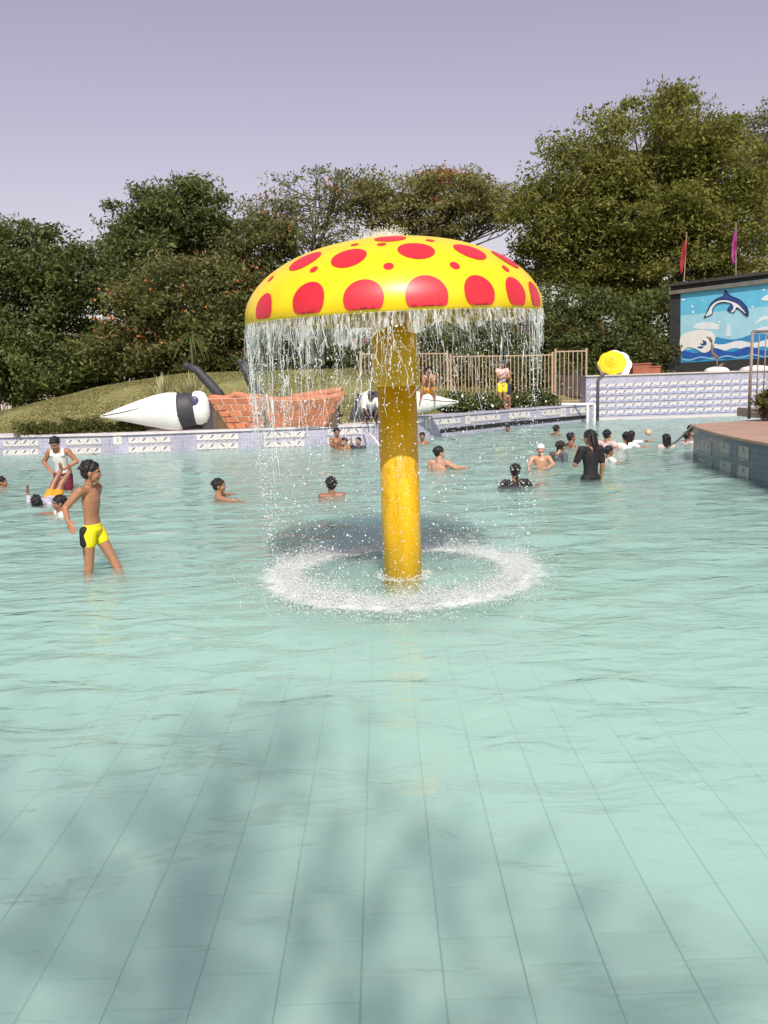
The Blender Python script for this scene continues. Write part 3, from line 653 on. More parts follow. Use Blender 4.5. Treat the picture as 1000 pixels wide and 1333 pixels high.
nz = t.nodes.new('ShaderNodeTexNoise'); nz.inputs['Scale'].default_value = 9; nz.inputs['Detail'].default_value = 7; nz.inputs['Roughness'].default_value = .7; t.links.new(g_.outputs['Object'], nz.inputs['Vector'])
q4 = t.nodes.new('ShaderNodeMath'); q4.operation = 'ADD'; t.links.new(q3.outputs[0], q4.inputs[0]); t.links.new(nz.outputs['Fac'], q4.inputs[1])
q5 = t.nodes.new('ShaderNodeMapRange'); q5.inputs[1].default_value = .34; q5.inputs[2].default_value = .72; q5.inputs[3].default_value = 1.0; q5.inputs[4].default_value = .15; t.links.new(q4.outputs[0], q5.inputs[0])
x = t.nodes.new('ShaderNodeBsdfTransparent'); mx = t.nodes.new('ShaderNodeMixShader'); t.links.new(q5.outputs[0], mx.inputs[0]); t.links.new(b.outputs[0], mx.inputs[1]); t.links.new(x.outputs[0], mx.inputs[2]); t.links.new(mx.outputs[0], t.nodes['Material Output'].inputs[0])
fs = MB().add(fv, ff).build('foam', fm, None, True); tag(fs, 'patchy white foam floating in a ring around the mushroom', 'foam', kind='stuff')
# bubbling water on top of the cap
n = 2600; P_ = np.array(CW + M4 @ Vector((-.04, -.02, MCH + .02)))[None] + np.stack([rng.normal(size=n) * .085, rng.normal(size=n) * .085, np.abs(rng.normal(size=n)) * .035], 1)
tb_ = octas('bubbling_water', P_, rng.uniform(.002, .006, n), water_bits_mat('bubbling', .55)); tag(tb_, 'water bubbling out on top of the mushroom cap', 'water', kind='stuff')

# ================================================================== BRICK BOAT WITH BEAKED HEADS
white_p = mat('white_plaster', (.78, .76, .72), .5, .07, 3, .15, 9)
dark_p = mat('charcoal_paint', (.045, .043, .05), .55, .3, 5, .2, 12)
brick_m = mat('orange_brick', (.47, .165, .08), .75, .18, 5, .25, 30, rand=.16)
mort_m = mat('pink_mortar', (.66, .52, .44), .85, .12, 6)
HY = LW[2].y + .42
hull = empty('brick_boat', PY(345, 553, HY)); hull.location.z = LWTOP; tag(hull, 'orange brick boat shaped planter standing on the pool edge', 'boat planter')
HL = Vector(hull.location)
def wall_path(x0t, x0b, x1t, x1b, bow):
    X0t, X0b, X1t, X1b = [PY(q, 530, HY).x for q in (x0t, x0b, x1t, x1b)]
    def f(u, v): # u along, v 0 bottom .. 1 top
        x = (X0b + (X0t - X0b) * v) * (1 - u) + (X1b + (X1t - X1b) * v) * u; return Vector((x, HY - bow * math.sin(u * math.pi) * (.4 + .6 * v), 0))
    return f
def brick_panel(fn, hfun, rows, blen):
    v = []; fc = []; NU = 24
    for k in range(NU + 1):
        u = k / NU
        for vv in (0, 1):
            p = fn(u, vv); v += [(p.x - HL.x, p.y - HL.y + .03, vv * hfun(u) - .02 * (1 - vv)), (p.x - HL.x, p.y - HL.y + .35, vv * hfun(u) - .02 * (1 - vv))]
    for k in range(NU):
        a = 4 * k; fc += [(a, a + 4, a + 6, a + 2), (a + 1, a + 3, a + 7, a + 5), (a + 2, a + 6, a + 7, a + 3), (a, a + 1, a + 5, a + 4)]
    fc += [(0, 2, 3, 1), (4 * NU, 4 * NU + 1, 4 * NU + 3, 4 * NU + 2)]
    MB().add(v, fc).build('mortar_core', mort_m, hull)
    for r_ in range(rows):
        L = (fn(1, r_ / rows) - fn(0, r_ / rows)).length; nb = max(2, round(L / blen)); u0 = 0 if r_ % 2 == 0 else -.5 / nb
        for k in range(nb + 1):
            a = max(0, u0 + k / nb) + .016 / L; b_ = min(1, u0 + (k + 1) / nb) - .016 / L
            if b_ - a < .06 / L: continue
            vv = []
            for off in (-.012, .05):
                for u, q in ((a, 0), (b_, 0), (b_, 1), (a, 1)):
                    hh = hfun(u); z = (r_ + (.085 if q == 0 else .915)) / rows; p = fn(u, z); vv.append((p.x - HL.x, p.y - HL.y + off + .02, z * hh))
            MB().add(vv, [(0, 1, 2, 3), (4, 5, 6, 7), (0, 1, 5, 4), (1, 2, 6, 5), (2, 3, 7, 6), (3, 0, 4, 7)]).build('brick', brick_m, hull)
zpx = lambda px, py: PY(px, py, HY).z - LWTOP
hA = lambda u: .86
brick_panel(wall_path(272, 291, 340, 350, .06), hA, 5, .36)
hB = lambda u: .80 - .06 * math.sin(u * math.pi) + .04 * u ** 3
brick_panel(wall_path(338, 352, 448, 425, .30), hB, 5, .36)
cap_m = mat('orange_plaster', (.48, .19, .10), .75, .18, 4, .4, 18)
f1 = wall_path(272, 291, 340, 350, .06); f2 = wall_path(338, 352, 448, 425, .30)
q = [f1(k / 8, 1) - HL + Vector((0, .16, 0)) for k in range(9)]; MB().tube([Vector((p.x, p.y, .87 + .02 * math.sin(i * 2) + (.07 if i in (4, 5) else 0))) for i, p in enumerate(q)], [.09] * 9, 8).build('rim', cap_m, hull, True)
q = [f2(k / 12, 1) - HL + Vector((0, .13, 0)) for k in range(13)]; MB().tube([Vector((p.x, p.y, hB(i / 12) + .01 + .02 * math.sin(i * 1.7))) for i, p in enumerate(q)], [.09] * 13, 8).build('rim', cap_m, hull, True)
q = [Vector((PY(375 + k * 8.5, 515, HY).x - HL.x, .9 + .2 * math.sin(k / 8 * 3.1), .78 + .17 * (k / 8))) for k in range(9)]; MB().tube(q, [.13] * 9, 8).build('far_rim', cap_m, hull, True)
MB().prism([(p.x - HL.x, p.y - HL.y, -.02) for p in (PY(278, 553, HY), PY(440, 553, HY), PY(440, 553, HY) + Vector((0, 1.3, 0)), PY(278, 553, HY) + Vector((0, 1.3, 0)))], (0, 0, .55)).build('soil', mat('soil', (.12, .08, .05), .95, .3, 6), hull)
def horn(pts, label):
    w_ = [PY(x, y, HY + .25) for x, y in pts]; r_ = empty('curved_horn', w_[0]); tag(r_, label, 'horn', 'curved horns on the brick boat')
    MB().tube(local(r_, w_), [.15, .145, .135, .12, .09], 10).build('shaft', dark_p, r_, True)
    MB().ell(Vector(w_[-1]) - Vector(r_.location), (.11, .11, .10)).build('tip', dark_p, r_, True)
horn(((292, 524), (282, 509), (268, 494), (256, 481), (243, 476)), 'dark curved horn rising beside the beaked head with striped plants')
horn(((344, 528), (339, 518), (330, 505), (322, 487), (313, 471)), 'dark curved horn rising where the two brick panels meet')
def beak_head(tip, back, Y, label, mirror, sc=1.0):
    T = PY(*tip, Y); B = PY(*back, Y + .25); root = empty('beaked_head', Vector((T.x, T.y, LWTOP))); tag(root, label, 'sculpture', 'white beaked heads at the ends of the brick boat')
    o_ = Vector(root.location); ax = (B - T); L = ax.length; ax.normalize(); u = Vector((0, 0, 1)); u = (u - ax * u.dot(ax)).normalized(); s_ = ax.cross(u)
    def sec(t_, r_, zoff, sq): return (T + ax * (L * t_) + u * zoff, r_, sq)
    def loft(secs, m, nm, n=22):
        v = []; fc = []
        for c, r_, sq in secs:
            for k in range(n):
                a = 2 * math.pi * k / n; v.append(c - o_ + (u * math.sin(a) * r_ + s_ * math.cos(a) * r_ * sq))
        for i in range(len(secs) - 1):
            for k in range(n): fc.append((i * n + k, i * n + (k + 1) % n, (i + 1) * n + (k + 1) % n, (i + 1) * n + k))
        fc += [tuple(range(n))[::-1], tuple((len(secs) - 1) * n + k for k in range(n))]
        return MB().add(v, fc).build(nm, m, root, True)
    bk = loft([sec(t_, r_ * sc, z * sc, .72) for t_, r_, z in ((0, .03, .0), (.06, .07, .0), (.2, .19, .02), (.38, .335, .03), (.55, .46, .03), (.68, .54, .0), (.76, .545, -.02), (.80, .50, -.03))], white_p, 'beak')
    # mouth line, a thin dark ridge along the side that faces the pool
    ln = [T - o_ + ax * (L * t_) + u * (z * sc) - Vector((0, 1, 0)) * (r_ * .72 * sc + .004) for t_, r_, z in ((.02, .045, .015), (.1, .1, .03), (.2, .185, .06), (.3, .255, .10), (.4, .315, .15))]
    MB().tube(ln, [.012] * 5, 5).build('mouth_line', dark_p, root)
    loft([sec(t_, r_ * sc, z * sc, .76) for t_, r_, z in ((.775, .50, .0), (.80, .515, .0), (.815, .485, .0), (.84, .51, .01), (.855, .475, .01), (.88, .50, .01), (.895, .465, .01), (.93, .47, .02), (.95, .40, .02))], dark_p, 'neck_band')
    hd = loft([sec(t_, r_ * sc, z * sc, .75) for t_, r_, z in ((.90, .38, .04), (.95, .47, .05), (1.0, .48, .05), (1.05, .43, .03), (1.09, .25, .02))], white_p, 'head')
    ey = T - o_ + ax * L * .965 + u * .24 * sc - Vector((0, .30 * sc, 0)); e = MB().ell(ey, (.13 * sc, .07, .15 * sc)).build('eye', mat('eye_blue', (.07, .07, .13), .35, .2), root, True)
    bx = T + ax * L * 1.08; bx = Vector((bx.x, Y + .3, LWTOP)) - o_
    MB().prism([bx + Vector((-.18 * mirror, -.15, 0)), bx + Vector((.42 * mirror, -.15, 0)), bx + Vector((.12 * mirror, -.15, .85)), bx + Vector((-.1 * mirror, -.15, .8))], (0, .5, 0)).build('neck_base', dark_p, root)
    MB().ell(T - o_ + ax * L * .62 - Vector((0, -.25, .60 * sc)), (.75 * sc, .22, .14)).build('support', white_p, root, True)
    return root
BH = beak_head((131, 542), (262, 533), LW[2].y + .28, 'large white pointed beak sculpture with dark striped neck before the spiky plants', 1)
BH2 = beak_head((597, 523), (480, 528), LW[2].y + 1.6, 'white beak sculpture behind the yellow pole with a person sitting on it', -1, .86)

# ================================================================== PLANTS ON THE MOUND
yuc_m = leaf_mat('yucca_leaf', (.30, .30, .12), (.62, .58, .36), .25)
def yucca(px, py, Y, h, label, seed):
    rd = random.Random(seed); p = PY(px, py, Y); p.z = mound_z(p.x, p.y); root = empty('striped_yucca', p); tag(root, label, 'plant', 'striped spiky plants')
    for k in range(34):
        a = rd.uniform(0, 6.28); el = rd.uniform(.75, 1.5); L = h * rd.uniform(.75, 1.1); d = Vector((math.cos(a) * math.cos(el), math.sin(a) * math.cos(el), math.sin(el))); s_ = d.cross(Vector((0, 0, 1))).normalized() * .035
        v = [s_ * -.6, s_ * .6, d * L * .5 + s_, d * L * .5 - s_, d * L + Vector((0, 0, -.1 * math.cos(el)))]
        MB().add(v, [(0, 1, 2, 3), (3, 2, 4)]).build('leaf', yuc_m, root)
yucca(212, 516, 25.2, 1.0, 'striped spiky plant behind the white beak sculpture', 5)
yucca(250, 514, 25.0, 1.12, 'striped spiky plant beside the dark curved horn', 6)
hedge_m = leaf_mat('hedge_leaf', (.05, .075, .014), (.16, .15, .04), .3)
hp = [PZ(x, 566, LWTOP) for x in (-60, 20, 75, 130, 172)]
for i, px in enumerate((-40, 42, 82, 122, 160)):
    if i == 0: continue
    c = PY(px, 556, LW[2].y + .75); c.z = LWTOP
    lab = ('low hedge clump', 'low clipped hedge clump at the end farthest from the beak', 'low clipped hedge clump behind the boy in a tank top', 'low clipped hedge clump under the beak tip', 'low clipped hedge clump tucked below the white beak')[i]
    shrub('hedge_clump', lab, c, [(c.x, c.y, c.z + .18, .62, .35, .24), (c.x + .3, c.y, c.z + .14, .5, .3, .2)], hedge_m, 40, 70, (.07, .035), .2, 'clipped hedge along the pool edge', 40 + i)
palm_m = leaf_mat('palm_leaf', (.075, .10, .025), (.17, .19, .06), .4)
def palm(px, py, Y, r_, label):
    c = PY(px, py, Y); b_ = Vector((c.x, c.y, mound_z(c.x, c.y) - .1)); root = empty('small_palm', b_); tag(root, label, 'palm', None)
    MB().tube([(0, 0, 0), (0.02, 0, (c.z - b_.z) * .6), (0, 0, c.z - b_.z)], [.10, .08, .07], 8).build('trunk', BARK, root, True)
    rd = random.Random(9); hz = c.z - b_.z
    for k in range(70):
        a = rd.uniform(0, 6.28); el = rd.uniform(.1, 1.4); L = r_ * rd.uniform(.9, 1.3); d = Vector((math.cos(a), math.sin(a), 0)); pts = [Vector((0, 0, hz)) + d * L * math.cos(el) * s_ + Vector((0, 0, L * (math.sin(el) * s_ - (1.15 - .3 * math.sin(el)) * s_ * s_))) for s_ in (0, .25, .5, .75, 1)]
        sd = d.cross(Vector((0, 0, 1))) * .035; v = []
        for i, p in enumerate(pts): v += [p - sd * (1 - .2 * i), p + sd * (1 - .2 * i)]
        MB().add(v, [(2 * i, 2 * i + 1, 2 * i + 3, 2 * i + 2) for i in range(4)]).build('frond', palm_m, root)
palm(249, 440, 29.5, .75, 'small palm with drooping fronds behind the dark curved horn')

# ================================================================== FENCE, SHRUBS BELOW IT
fence_m = mat('tan_fence_paint', (.44, .32, .22), .6, .15, 4)
def fence(name, label, pts, zb, zt, sp, cat='fence', posts=True, gate=False, rm=fence_m, th=.03):
    root = empty(name, (pts[0].x, pts[0].y, 0)); tag(root, label, cat); P_ = local(root, pts)
    bmesh_ = None
    for a, b_ in zip(P_[:-1], P_[1:]):
        d = Vector((b_.x - a.x, b_.y - a.y, 0)); L = d.length; n = max(1, int(L / sp))
        for zr in (zt - .03, zb + .15): MB().bar(Vector((a.x, a.y, zr)), Vector((b_.x, b_.y, zr)), .04, .05).build('rail', rm, root)
        for k in range(1, n):
            p = a + d * (k / n)
            if bmesh_ is None: o = MB().box((0, 0, 0), (th, th, zt - zb)).build('bar', rm, root); bmesh_ = o.data
            else: o = obj('bar', bmesh_, None, root)
            o.location = (p.x, p.y, (zt + zb) / 2 + random.uniform(-.01, .01))
        for p in (a, b_):
            MB().box((p.x, p.y, (zt + zb) / 2 + .03), (.075, .075, zt - zb + .1)).build('post', rm, root)
    return root
fz = .55
FA, FB, FC, FD, FE = PY(470, 480, 28.5), PY(583, 500, 31.0), PY(655, 500, 32.5), PY(719, 500, 33.2), PY(763, 500, 33.4)
fence('bar_fence', 'pale tan bar fence panel behind the person sitting on the beak', [FA, FB], .95, 2.72, .17)
fence('bar_fence', 'tan bar fence panel behind the two standing bathers', [FB + Vector((.12, 0, 0)), FC, FD], .6, 2.60, .17)
fence('bar_gate', 'tan barred gate beside the tall tiled wall', [FD + Vector((.12, 0, 0)), FE], .55, 2.72, .17, 'gate')
sh1 = leaf_mat('shrub_leaf', (.045, .075, .018), (.17, .19, .055), .35); flower = mat('white_flower', (.75, .70, .68), .7, .1)
for i, (px, w_) in enumerate(((590, 34), (628, 30), (668, 30), (702, 28))):
    c = PY(px, 520, on_path(RW, px, 545)[0].y + 1.35); c.z = .6; k = c.y / F_PX
    lab = ('leafy shrub under the end of the white beak', 'flowering shrub between the white beak and the two standing bathers', 'shrub directly behind the two standing bathers', 'flowering shrub before the barred gate')[i]
    shrub('flowering_shrub', lab, c, [(c.x, c.y, c.z + .30, w_ * .55 * k, .5, .36), (c.x + .3, c.y, c.z + .2, w_ * .45 * k, .4, .3)], sh1, 46, 60, (.12, .06), .28, 'flowering shrubs along the pool edge', 60 + i, (flower, .02, .09))

# ================================================================== MURAL
MA, MBp = PY(887, 425, 37.0), PY(1000, 415, 33.8); MA.z = MBp.z = 0
mdir = (MBp - MA).normalized(); mn = Vector((mdir.y, -mdir.x, 0)); mn = -mn if mn.y > 0 else mn
def PM(px, py, k=0):
    d = ray(px, py); return ORG + d * ((MA - ORG).dot(mn) / d.dot(mn)) + mn * (.006 + .005 * k)
mu = empty('mural_wall', MA); tag(mu, 'charcoal wall with a painted mural of a leaping dolphin over waves', 'mural')
ML = Vector(mu.location); tl = PM(873, 373); tr_ = MA + mdir * 9.0; ex = 9.0 + (tl.xy - MA.xy).length
zt_ = tl.z; ctr = (Vector((tl.x, tl.y, 0)) + tr_) / 2 - ML - mn * .15
ang = math.atan2(mdir.y, mdir.x)
MB().box((ctr.x, ctr.y, zt_ / 2), (ex, .3, zt_), ang).build('wall_panel', mat('charcoal_wall', (.045, .045, .043), .85, .25, 3, .3, 20), mu)
MB().box((ctr.x + mn.x * .06, ctr.y + mn.y * .06, zt_ + .05), (ex + .1, .5, .12), ang).build('cornice', mat('charcoal_cornice', (.06, .058, .055), .85, .25, 3), mu)
MB().box((ctr.x + mn.x * .2, ctr.y + mn.y * .2, zt_ - .28), (ex, .12, .16), ang).build('ledge', mat('grey_ledge', (.20, .18, .16), .85, .25, 3), mu)
def zf(px, py): return 860 + px / 7.143, 340 + py / 7.143   # coordinates read off a 7x enlargement
def paint(name, pts, col, k, conv=True):
    m = mat('paint_' + name + str(col), lin(col), .6, .08, 3)
    v = [PM(*(zf(*p) if conv else p), k) - ML for p in pts]; MB().add(v, [tuple(range(len(v)))]).build(name, m, mu)
pr = lambda px, py: (px, py)
def smooth(pts, n=6):
    o_ = []; N = len(pts)
    for i in range(N):
        p0, p1, p2, p3 = [pts[(i + j - 1) % N] for j in range(4)]
        for q in range(n):
            t_ = q / n; o_.append(tuple(.5 * (2 * p1[c] + (p2[c] - p0[c]) * t_ + (2 * p0[c] - 5 * p1[c] + 4 * p2[c] - p3[c]) * t_ ** 2 + (3 * p1[c] - p0[c] - 3 * p2[c] + p3[c]) * t_ ** 3) for c in (0, 1)))
    return o_
EXR = 1900
paint('painted_upper_sky', [(187, 265), (1000, 160), (EXR, 44), (EXR, 300), (1000, 420), (187, 510)], '#6cc6e8', 0)
paint('painted_lower_sky', [(187, 508), (1000, 418), (EXR, 298), (EXR, 830), (1000, 800), (187, 840)], '#a9dcec', 1)
paint('painted_sea_base', [(190, 835), (1000, 700), (EXR, 580), (EXR, 850), (1000, 900), (190, 945)], '#3f9fd4', 1.5)
def band(top, bot): return top + bot[::-1]
wx = list(range(500, EXR + 1, 50))
sl_ = lambda x: -(x - 500) * .055
paint('painted_back_wave', band([(x, 715 + sl_(x) + 22 * math.sin((x - 560) / 75)) for x in wx], [(x, 775 + sl_(x)) for x in wx]), '#3b92cc', 2)
paint('painted_white_wave', band([(x, 765 + sl_(x) + 14 * math.sin((x - 500) / 48)) for x in wx], [(x, 830 + sl_(x) + 14 * math.sin(x / 40)) for x in wx]), '#eef2f4', 3)
w2 = list(range(205, EXR + 1, 35))
paint('painted_front_wave', band([(x, 838 - (x - 200) * .035 + 22 * math.sin((x - 250) / 52)) for x in w2], [(x, 912 - (x - 200) * .045 + 18 * math.sin(x / 45)) for x in w2]), '#2f5fb0', 4)
paint('painted_wave_edge', band([(x, 905 - (x - 200) * .045 + 12 * math.sin(x / 38 + 1)) for x in w2], [(x, 918 - (x - 200) * .045 + 12 * math.sin(x / 38 + 1)) for x in w2]), '#8fc6e6', 5)
paint('painted_surf', smooth([(192, 700), (300, 650), (430, 640), (510, 690), (500, 760), (460, 830), (400, 850), (330, 815), (260, 800), (195, 835)]), '#f3f0ea', 5)
paint('painted_curl', smooth([(395, 735), (425, 745), (430, 775), (395, 785), (372, 765), (400, 765)]), '#31518f', 6)
paint('painted_curl', smooth([(345, 800), (380, 790), (405, 800), (380, 812)]), '#31518f', 6)
for c in ([(312, 625), (330, 585), (400, 565), (480, 570), (540, 600), (535, 635), (420, 632)], [(935, 360), (970, 325), (1010, 310), (1060, 330), (1050, 360), (1000, 368)], [(880, 590), (930, 525), (1010, 515), (1060, 545), (960, 545)], [(895, 640), (960, 610), (1060, 605), (1080, 640)]):
    paint('painted_cloud', smooth(c), '#e6eef2', 2.5)
paint('painted_spray', [(605, 700), (618, 600), (630, 565), (638, 600), (660, 570), (655, 640), (668, 700)], '#d5eaf2', 2.6)
paint('dolphin_outline', smooth([(408, 525), (435, 470), (465, 400), (520, 350), (590, 318), (603, 262), (655, 318), (740, 355), (800, 415), (824, 470), (818, 515), (790, 500), (720, 440), (690, 478), (640, 465), (628, 440), (660, 395), (600, 385), (530, 400), (492, 450), (490, 490), (450, 510)], 4), '#20284f', 7)
paint('dolphin_belly', smooth([(425, 512), (450, 465), (478, 415), (530, 375), (600, 362), (680, 380), (740, 415), (800, 490), (720, 428), (692, 465), (660, 470), (672, 400), (600, 378), (530, 393), (486, 445), (482, 487)], 4), '#eef0f2', 8)
paint('dolphin_back', smooth([(448, 455), (470, 408), (525, 358), (596, 328), (608, 285), (650, 326), (735, 363), (790, 420), (812, 475), (810, 500), (760, 425), (690, 375), (600, 352), (528, 368), (480, 410)], 4), '#36508f', 9)
paint('dolphin_fin', smooth([(634, 440), (665, 402), (684, 420), (676, 452), (650, 462)], 4), '#36508f', 9.5)
rd = random.Random(4); dots = MB()
for k in range(46):
    x, y = rd.uniform(200, 1400), rd.uniform(250, 620); r_ = rd.choice((6, 8, 11, 13))
    y -= max(0, x - 500) * .12
    if 420 < x < 830 and 250 < y < 530 or y > 640: continue
    dots.add([PM(*zf(x + r_ * math.cos(a), y + r_ * math.sin(a)), 2.2) - ML for a in [q * math.pi / 5 for q in range(10)]], [tuple(range(10))])
dots.build('painted_bubbles', mat('paint_bubbles', lin('#e8f4f8'), .6), mu)
# ---- flags above the mural
def flag(px, py0, py1, Y, m, label, lean):
    a = PY(px, py1 + 26, Y); b_ = PY(px + lean, py0 - 10, Y); root = empty('pennant_flag', a); tag(root, label, 'flag', 'pennants on poles behind the mural')
    MB().tube(local(root, [a, b_]), [.03, .025], 6).build('flag_pole', mat('flag_pole', (.28, .22, .19), .6), root)
    v = []; N = 9; p0 = PY(px + lean * .8, py0, Y) - a; p1 = PY(px, py1, Y) - a; wd = 6.5 / F_PX * Y
    for i in range(N):
        t_ = i / (N - 1); p = p0.lerp(p1, t_); ww = wd * (math.sin(t_ * math.pi * .8 + .15) ** .8)
        for j in range(5): s_ = j / 4; v.append(p + Vector((-ww * s_, -.12 * math.sin(s_ * 6 + t_ * 4), -.25 * s_ * math.sin(t_ * 2))))
    MB().add(v, [(i * 5 + j, i * 5 + j + 1, i * 5 + 6 + j, i * 5 + 5 + j) for i in range(N - 1) for j in range(4)]).build('cloth', m, root, True)
flag(890, 312, 350, 38, mat('red_cloth', (.36, .03, .03), .8, .2, 3), 'red pennant hanging limp on its pole above the mural', 4)
flag(958, 300, 338, 37.5, mat('magenta_cloth', (.36, .05, .24), .8, .2, 3), 'magenta pennant hanging limp on its pole above the mural', 0)

# ================================================================== THINGS ON THE TALL WALL
def parasol(px, py, Y):
    c = PY(px, py, Y); root = empty('parasol', Vector((c.x, c.y, WTOP + .05))); tag(root, 'yellow and white parasol lying tilted on the tall tiled wall', 'parasol')
    ax = Vector((-.16, -.85, .50)).normalized(); M = Matrix.Translation(c - Vector(root.location)) @ ax.to_track_quat('Z', 'Y').to_matrix().to_4x4()
    ym = mat('parasol_yellow', (.78, .60, .02), .6, .12, 3); wm = mat('parasol_white', (.80, .79, .78), .6, .08, 3)
    N = 8
    def cone(r0, z0, r1, z1, m, nm, sag=.03, off=Vector((0, 0, 0))):
        v = []; fc = []
        for i in range(5):
            t_ = i / 4
            for k in range(N * 4):
                a = 2 * math.pi * k / (N * 4); rib = abs(math.cos(a * N / 2)); r_ = (r0 + (r1 - r0) * t_) * (1 - .07 * (1 - rib) * (1 if r1 > .2 else .5)); v.append(M @ (Vector((r_ * math.cos(a), r_ * math.sin(a), z0 + (z1 - z0) * t_ ** 1.4)) + off))
        for i in range(4):
            for k in range(N * 4): fc.append((i * N * 4 + k, i * N * 4 + (k + 1) % (N * 4), (i + 1) * N * 4 + (k + 1) % (N * 4), (i + 1) * N * 4 + k))
        return MB().add(v, fc).build(nm, m, root, True)
    tiers = ((.01, .42, .15), (.10, .36, .27), (.21, .28, .37), (.31, .20, .54))
    for i, (r0, z0, r1) in enumerate(tiers): cone(r0, z0, r1, z0 - .13, ym, 'canopy_tier')
    cone(.30, .06, .66, -.12, wm, 'white_valance', off=Vector((.10, .02, 0)))
    MB().tube([M @ Vector((0, 0, -.5)), M @ Vector((0, 0, .46))], .02, 6).build('pole', wp, root)
parasol(797, 473.5, TWY + .35)
brickbox = mat('terracotta', (.30, .10, .06), .8, .2, 4, .2)
for px, w_, h_, lab in ((834, .70, .36, 'larger terracotta planter box behind the parasol on the wall'), (851, .42, .24, 'smaller terracotta planter box on the tall wall')):
    c = PY(px, 486, TWY + .75); root = empty('planter_box', (c.x, c.y, WTOP + .05)); tag(root, lab, 'planter', 'terracotta planters on the tall wall')
    MB().box((0, 0, h_ / 2), (w_, .32, h_)).build('box', brickbox, root, bevel=.01); MB().box((0, 0, h_ + .02), (w_ + .06, .38, .05)).build('rim', brickbox, root)
for px, py, r_, lab in ((933, 482, .46, 'small white domed cap at the foot of the mural with thin bird figure'), (985, 478, .62, 'wider white domed cap behind the railing bars')):  # plain white domed caps resting on the wall
    c = PY(px, py, TWY + .6); root = MB().lathe([(r_, 0), (r_, .04), (r_ * .8, .12), (r_ * .4, .17), (.02, .19)], 24).build('white_dome', wp, None, True); root.location = (c.x, c.y, WTOP + .05); tag(root, lab, 'dome', 'white domes on the tall wall')
c = PY(933, 480, TWY + .42); root = empty('bird_figure', (c.x, c.y, WTOP + .05)); tag(root, 'thin bronze wading bird figure in front of the mural', 'statue'); brz = mat('bronze', (.20, .13, .10), .5, .25)
bp_ = lambda px, py: PY(px, py, TWY + .42) - Vector(root.location)
MB().tube([bp_(933.5, 482), bp_(933.5, 472), bp_(933, 466)], [.03, .025, .03], 6).build('leg', brz, root, True)
MB().tube([bp_(935, 466), bp_(930, 463), bp_(926.5, 458), bp_(927, 450), bp_(926, 443)], [.05, .07, .06, .04, .035], 8).build('body', brz, root, True)
MB().tube([bp_(926.5, 445), bp_(924, 440), bp_(919.5, 438.5)], [.05, .055, .015], 8).build('head', brz, root, True)
MB().tube([bp_(934, 478), bp_(939, 475), bp_(943, 473)], [.02, .05, .01], 6).build('tail', brz, root, True)

# ---- railing and bush on the platform
rl = PZ(975, 545, PLT); rail_m = mat('rusty_rail', (.26, .20, .17), .55, .25, 6)
zr = PY(973, 432, rl.y).z
root = empty('metal_railing', (rl.x, rl.y, PLT)); tag(root, 'tall thin barred metal railing on the platform beside the bush', 'railing')
dv = Vector((1, -.12, 0)); H_ = zr - PLT
MB().tube([(0, 0, 0), (0, 0, H_)], .035, 8).build('post', rail_m, root, True); MB().tube([(0, 0, H_), dv * 3.2 + Vector((0, 0, H_))], .03, 8).build('top_rail', rail_m, root, True); MB().tube([(0, 0, .12), dv * 3.2 + Vector((0, 0, .12))], .022, 8).build('bottom_rail', rail_m, root, True)
for k in range(1, 21): MB().tube([dv * (.145 * k) + Vector((0, 0, .1)), dv * (.145 * k) + Vector((0, 0, H_))], .014, 6).build('bar', rail_m, root, True)
MB().tube([dv * 3.2, dv * 3.2 + Vector((0, 0, H_))], .035, 8).build('post', rail_m, root, True)
c = PZ(997, 548, PLT); shrub('potted_bush', 'brown green leafy bush on the stone platform beside the railing', c, [(c.x + .1, c.y, PLT + .30, .38, .42, .30), (c.x + .45, c.y, PLT + .42, .5, .5, .42)], leaf_mat('bush_leaf', (.05, .07, .015), (.20, .15, .05), .3), 60, 90, (.08, .045), .16, 'shrubs around the pool', 77)
# rope from the platform corner
ra, rb = PZ(905, 551, PLT + .02), PZ(868, 583, .02); tag(MB().tube([ra, ra.lerp(rb, .3) + Vector((0, 0, -.03)), ra.lerp(rb, .6) + Vector((0, 0, -.05)), rb], .022, 6).build('rope', mat('rope', (.42, .34, .26), .8, .2, 20), None, True), 'pale rope slung from the platform corner into the water', 'rope')
ra, rb = on_path(LW, 474, 559)[0] + Vector((0, -.15, 0)), PZ(500, 588, -.1); tag(MB().tube([ra, ra.lerp(rb, .5) + Vector((0, 0, .08)), rb], .03, 6).build('white_hose', wp, None, True), 'white hose sloping from the lilac wall into the water behind the pole', 'hose')

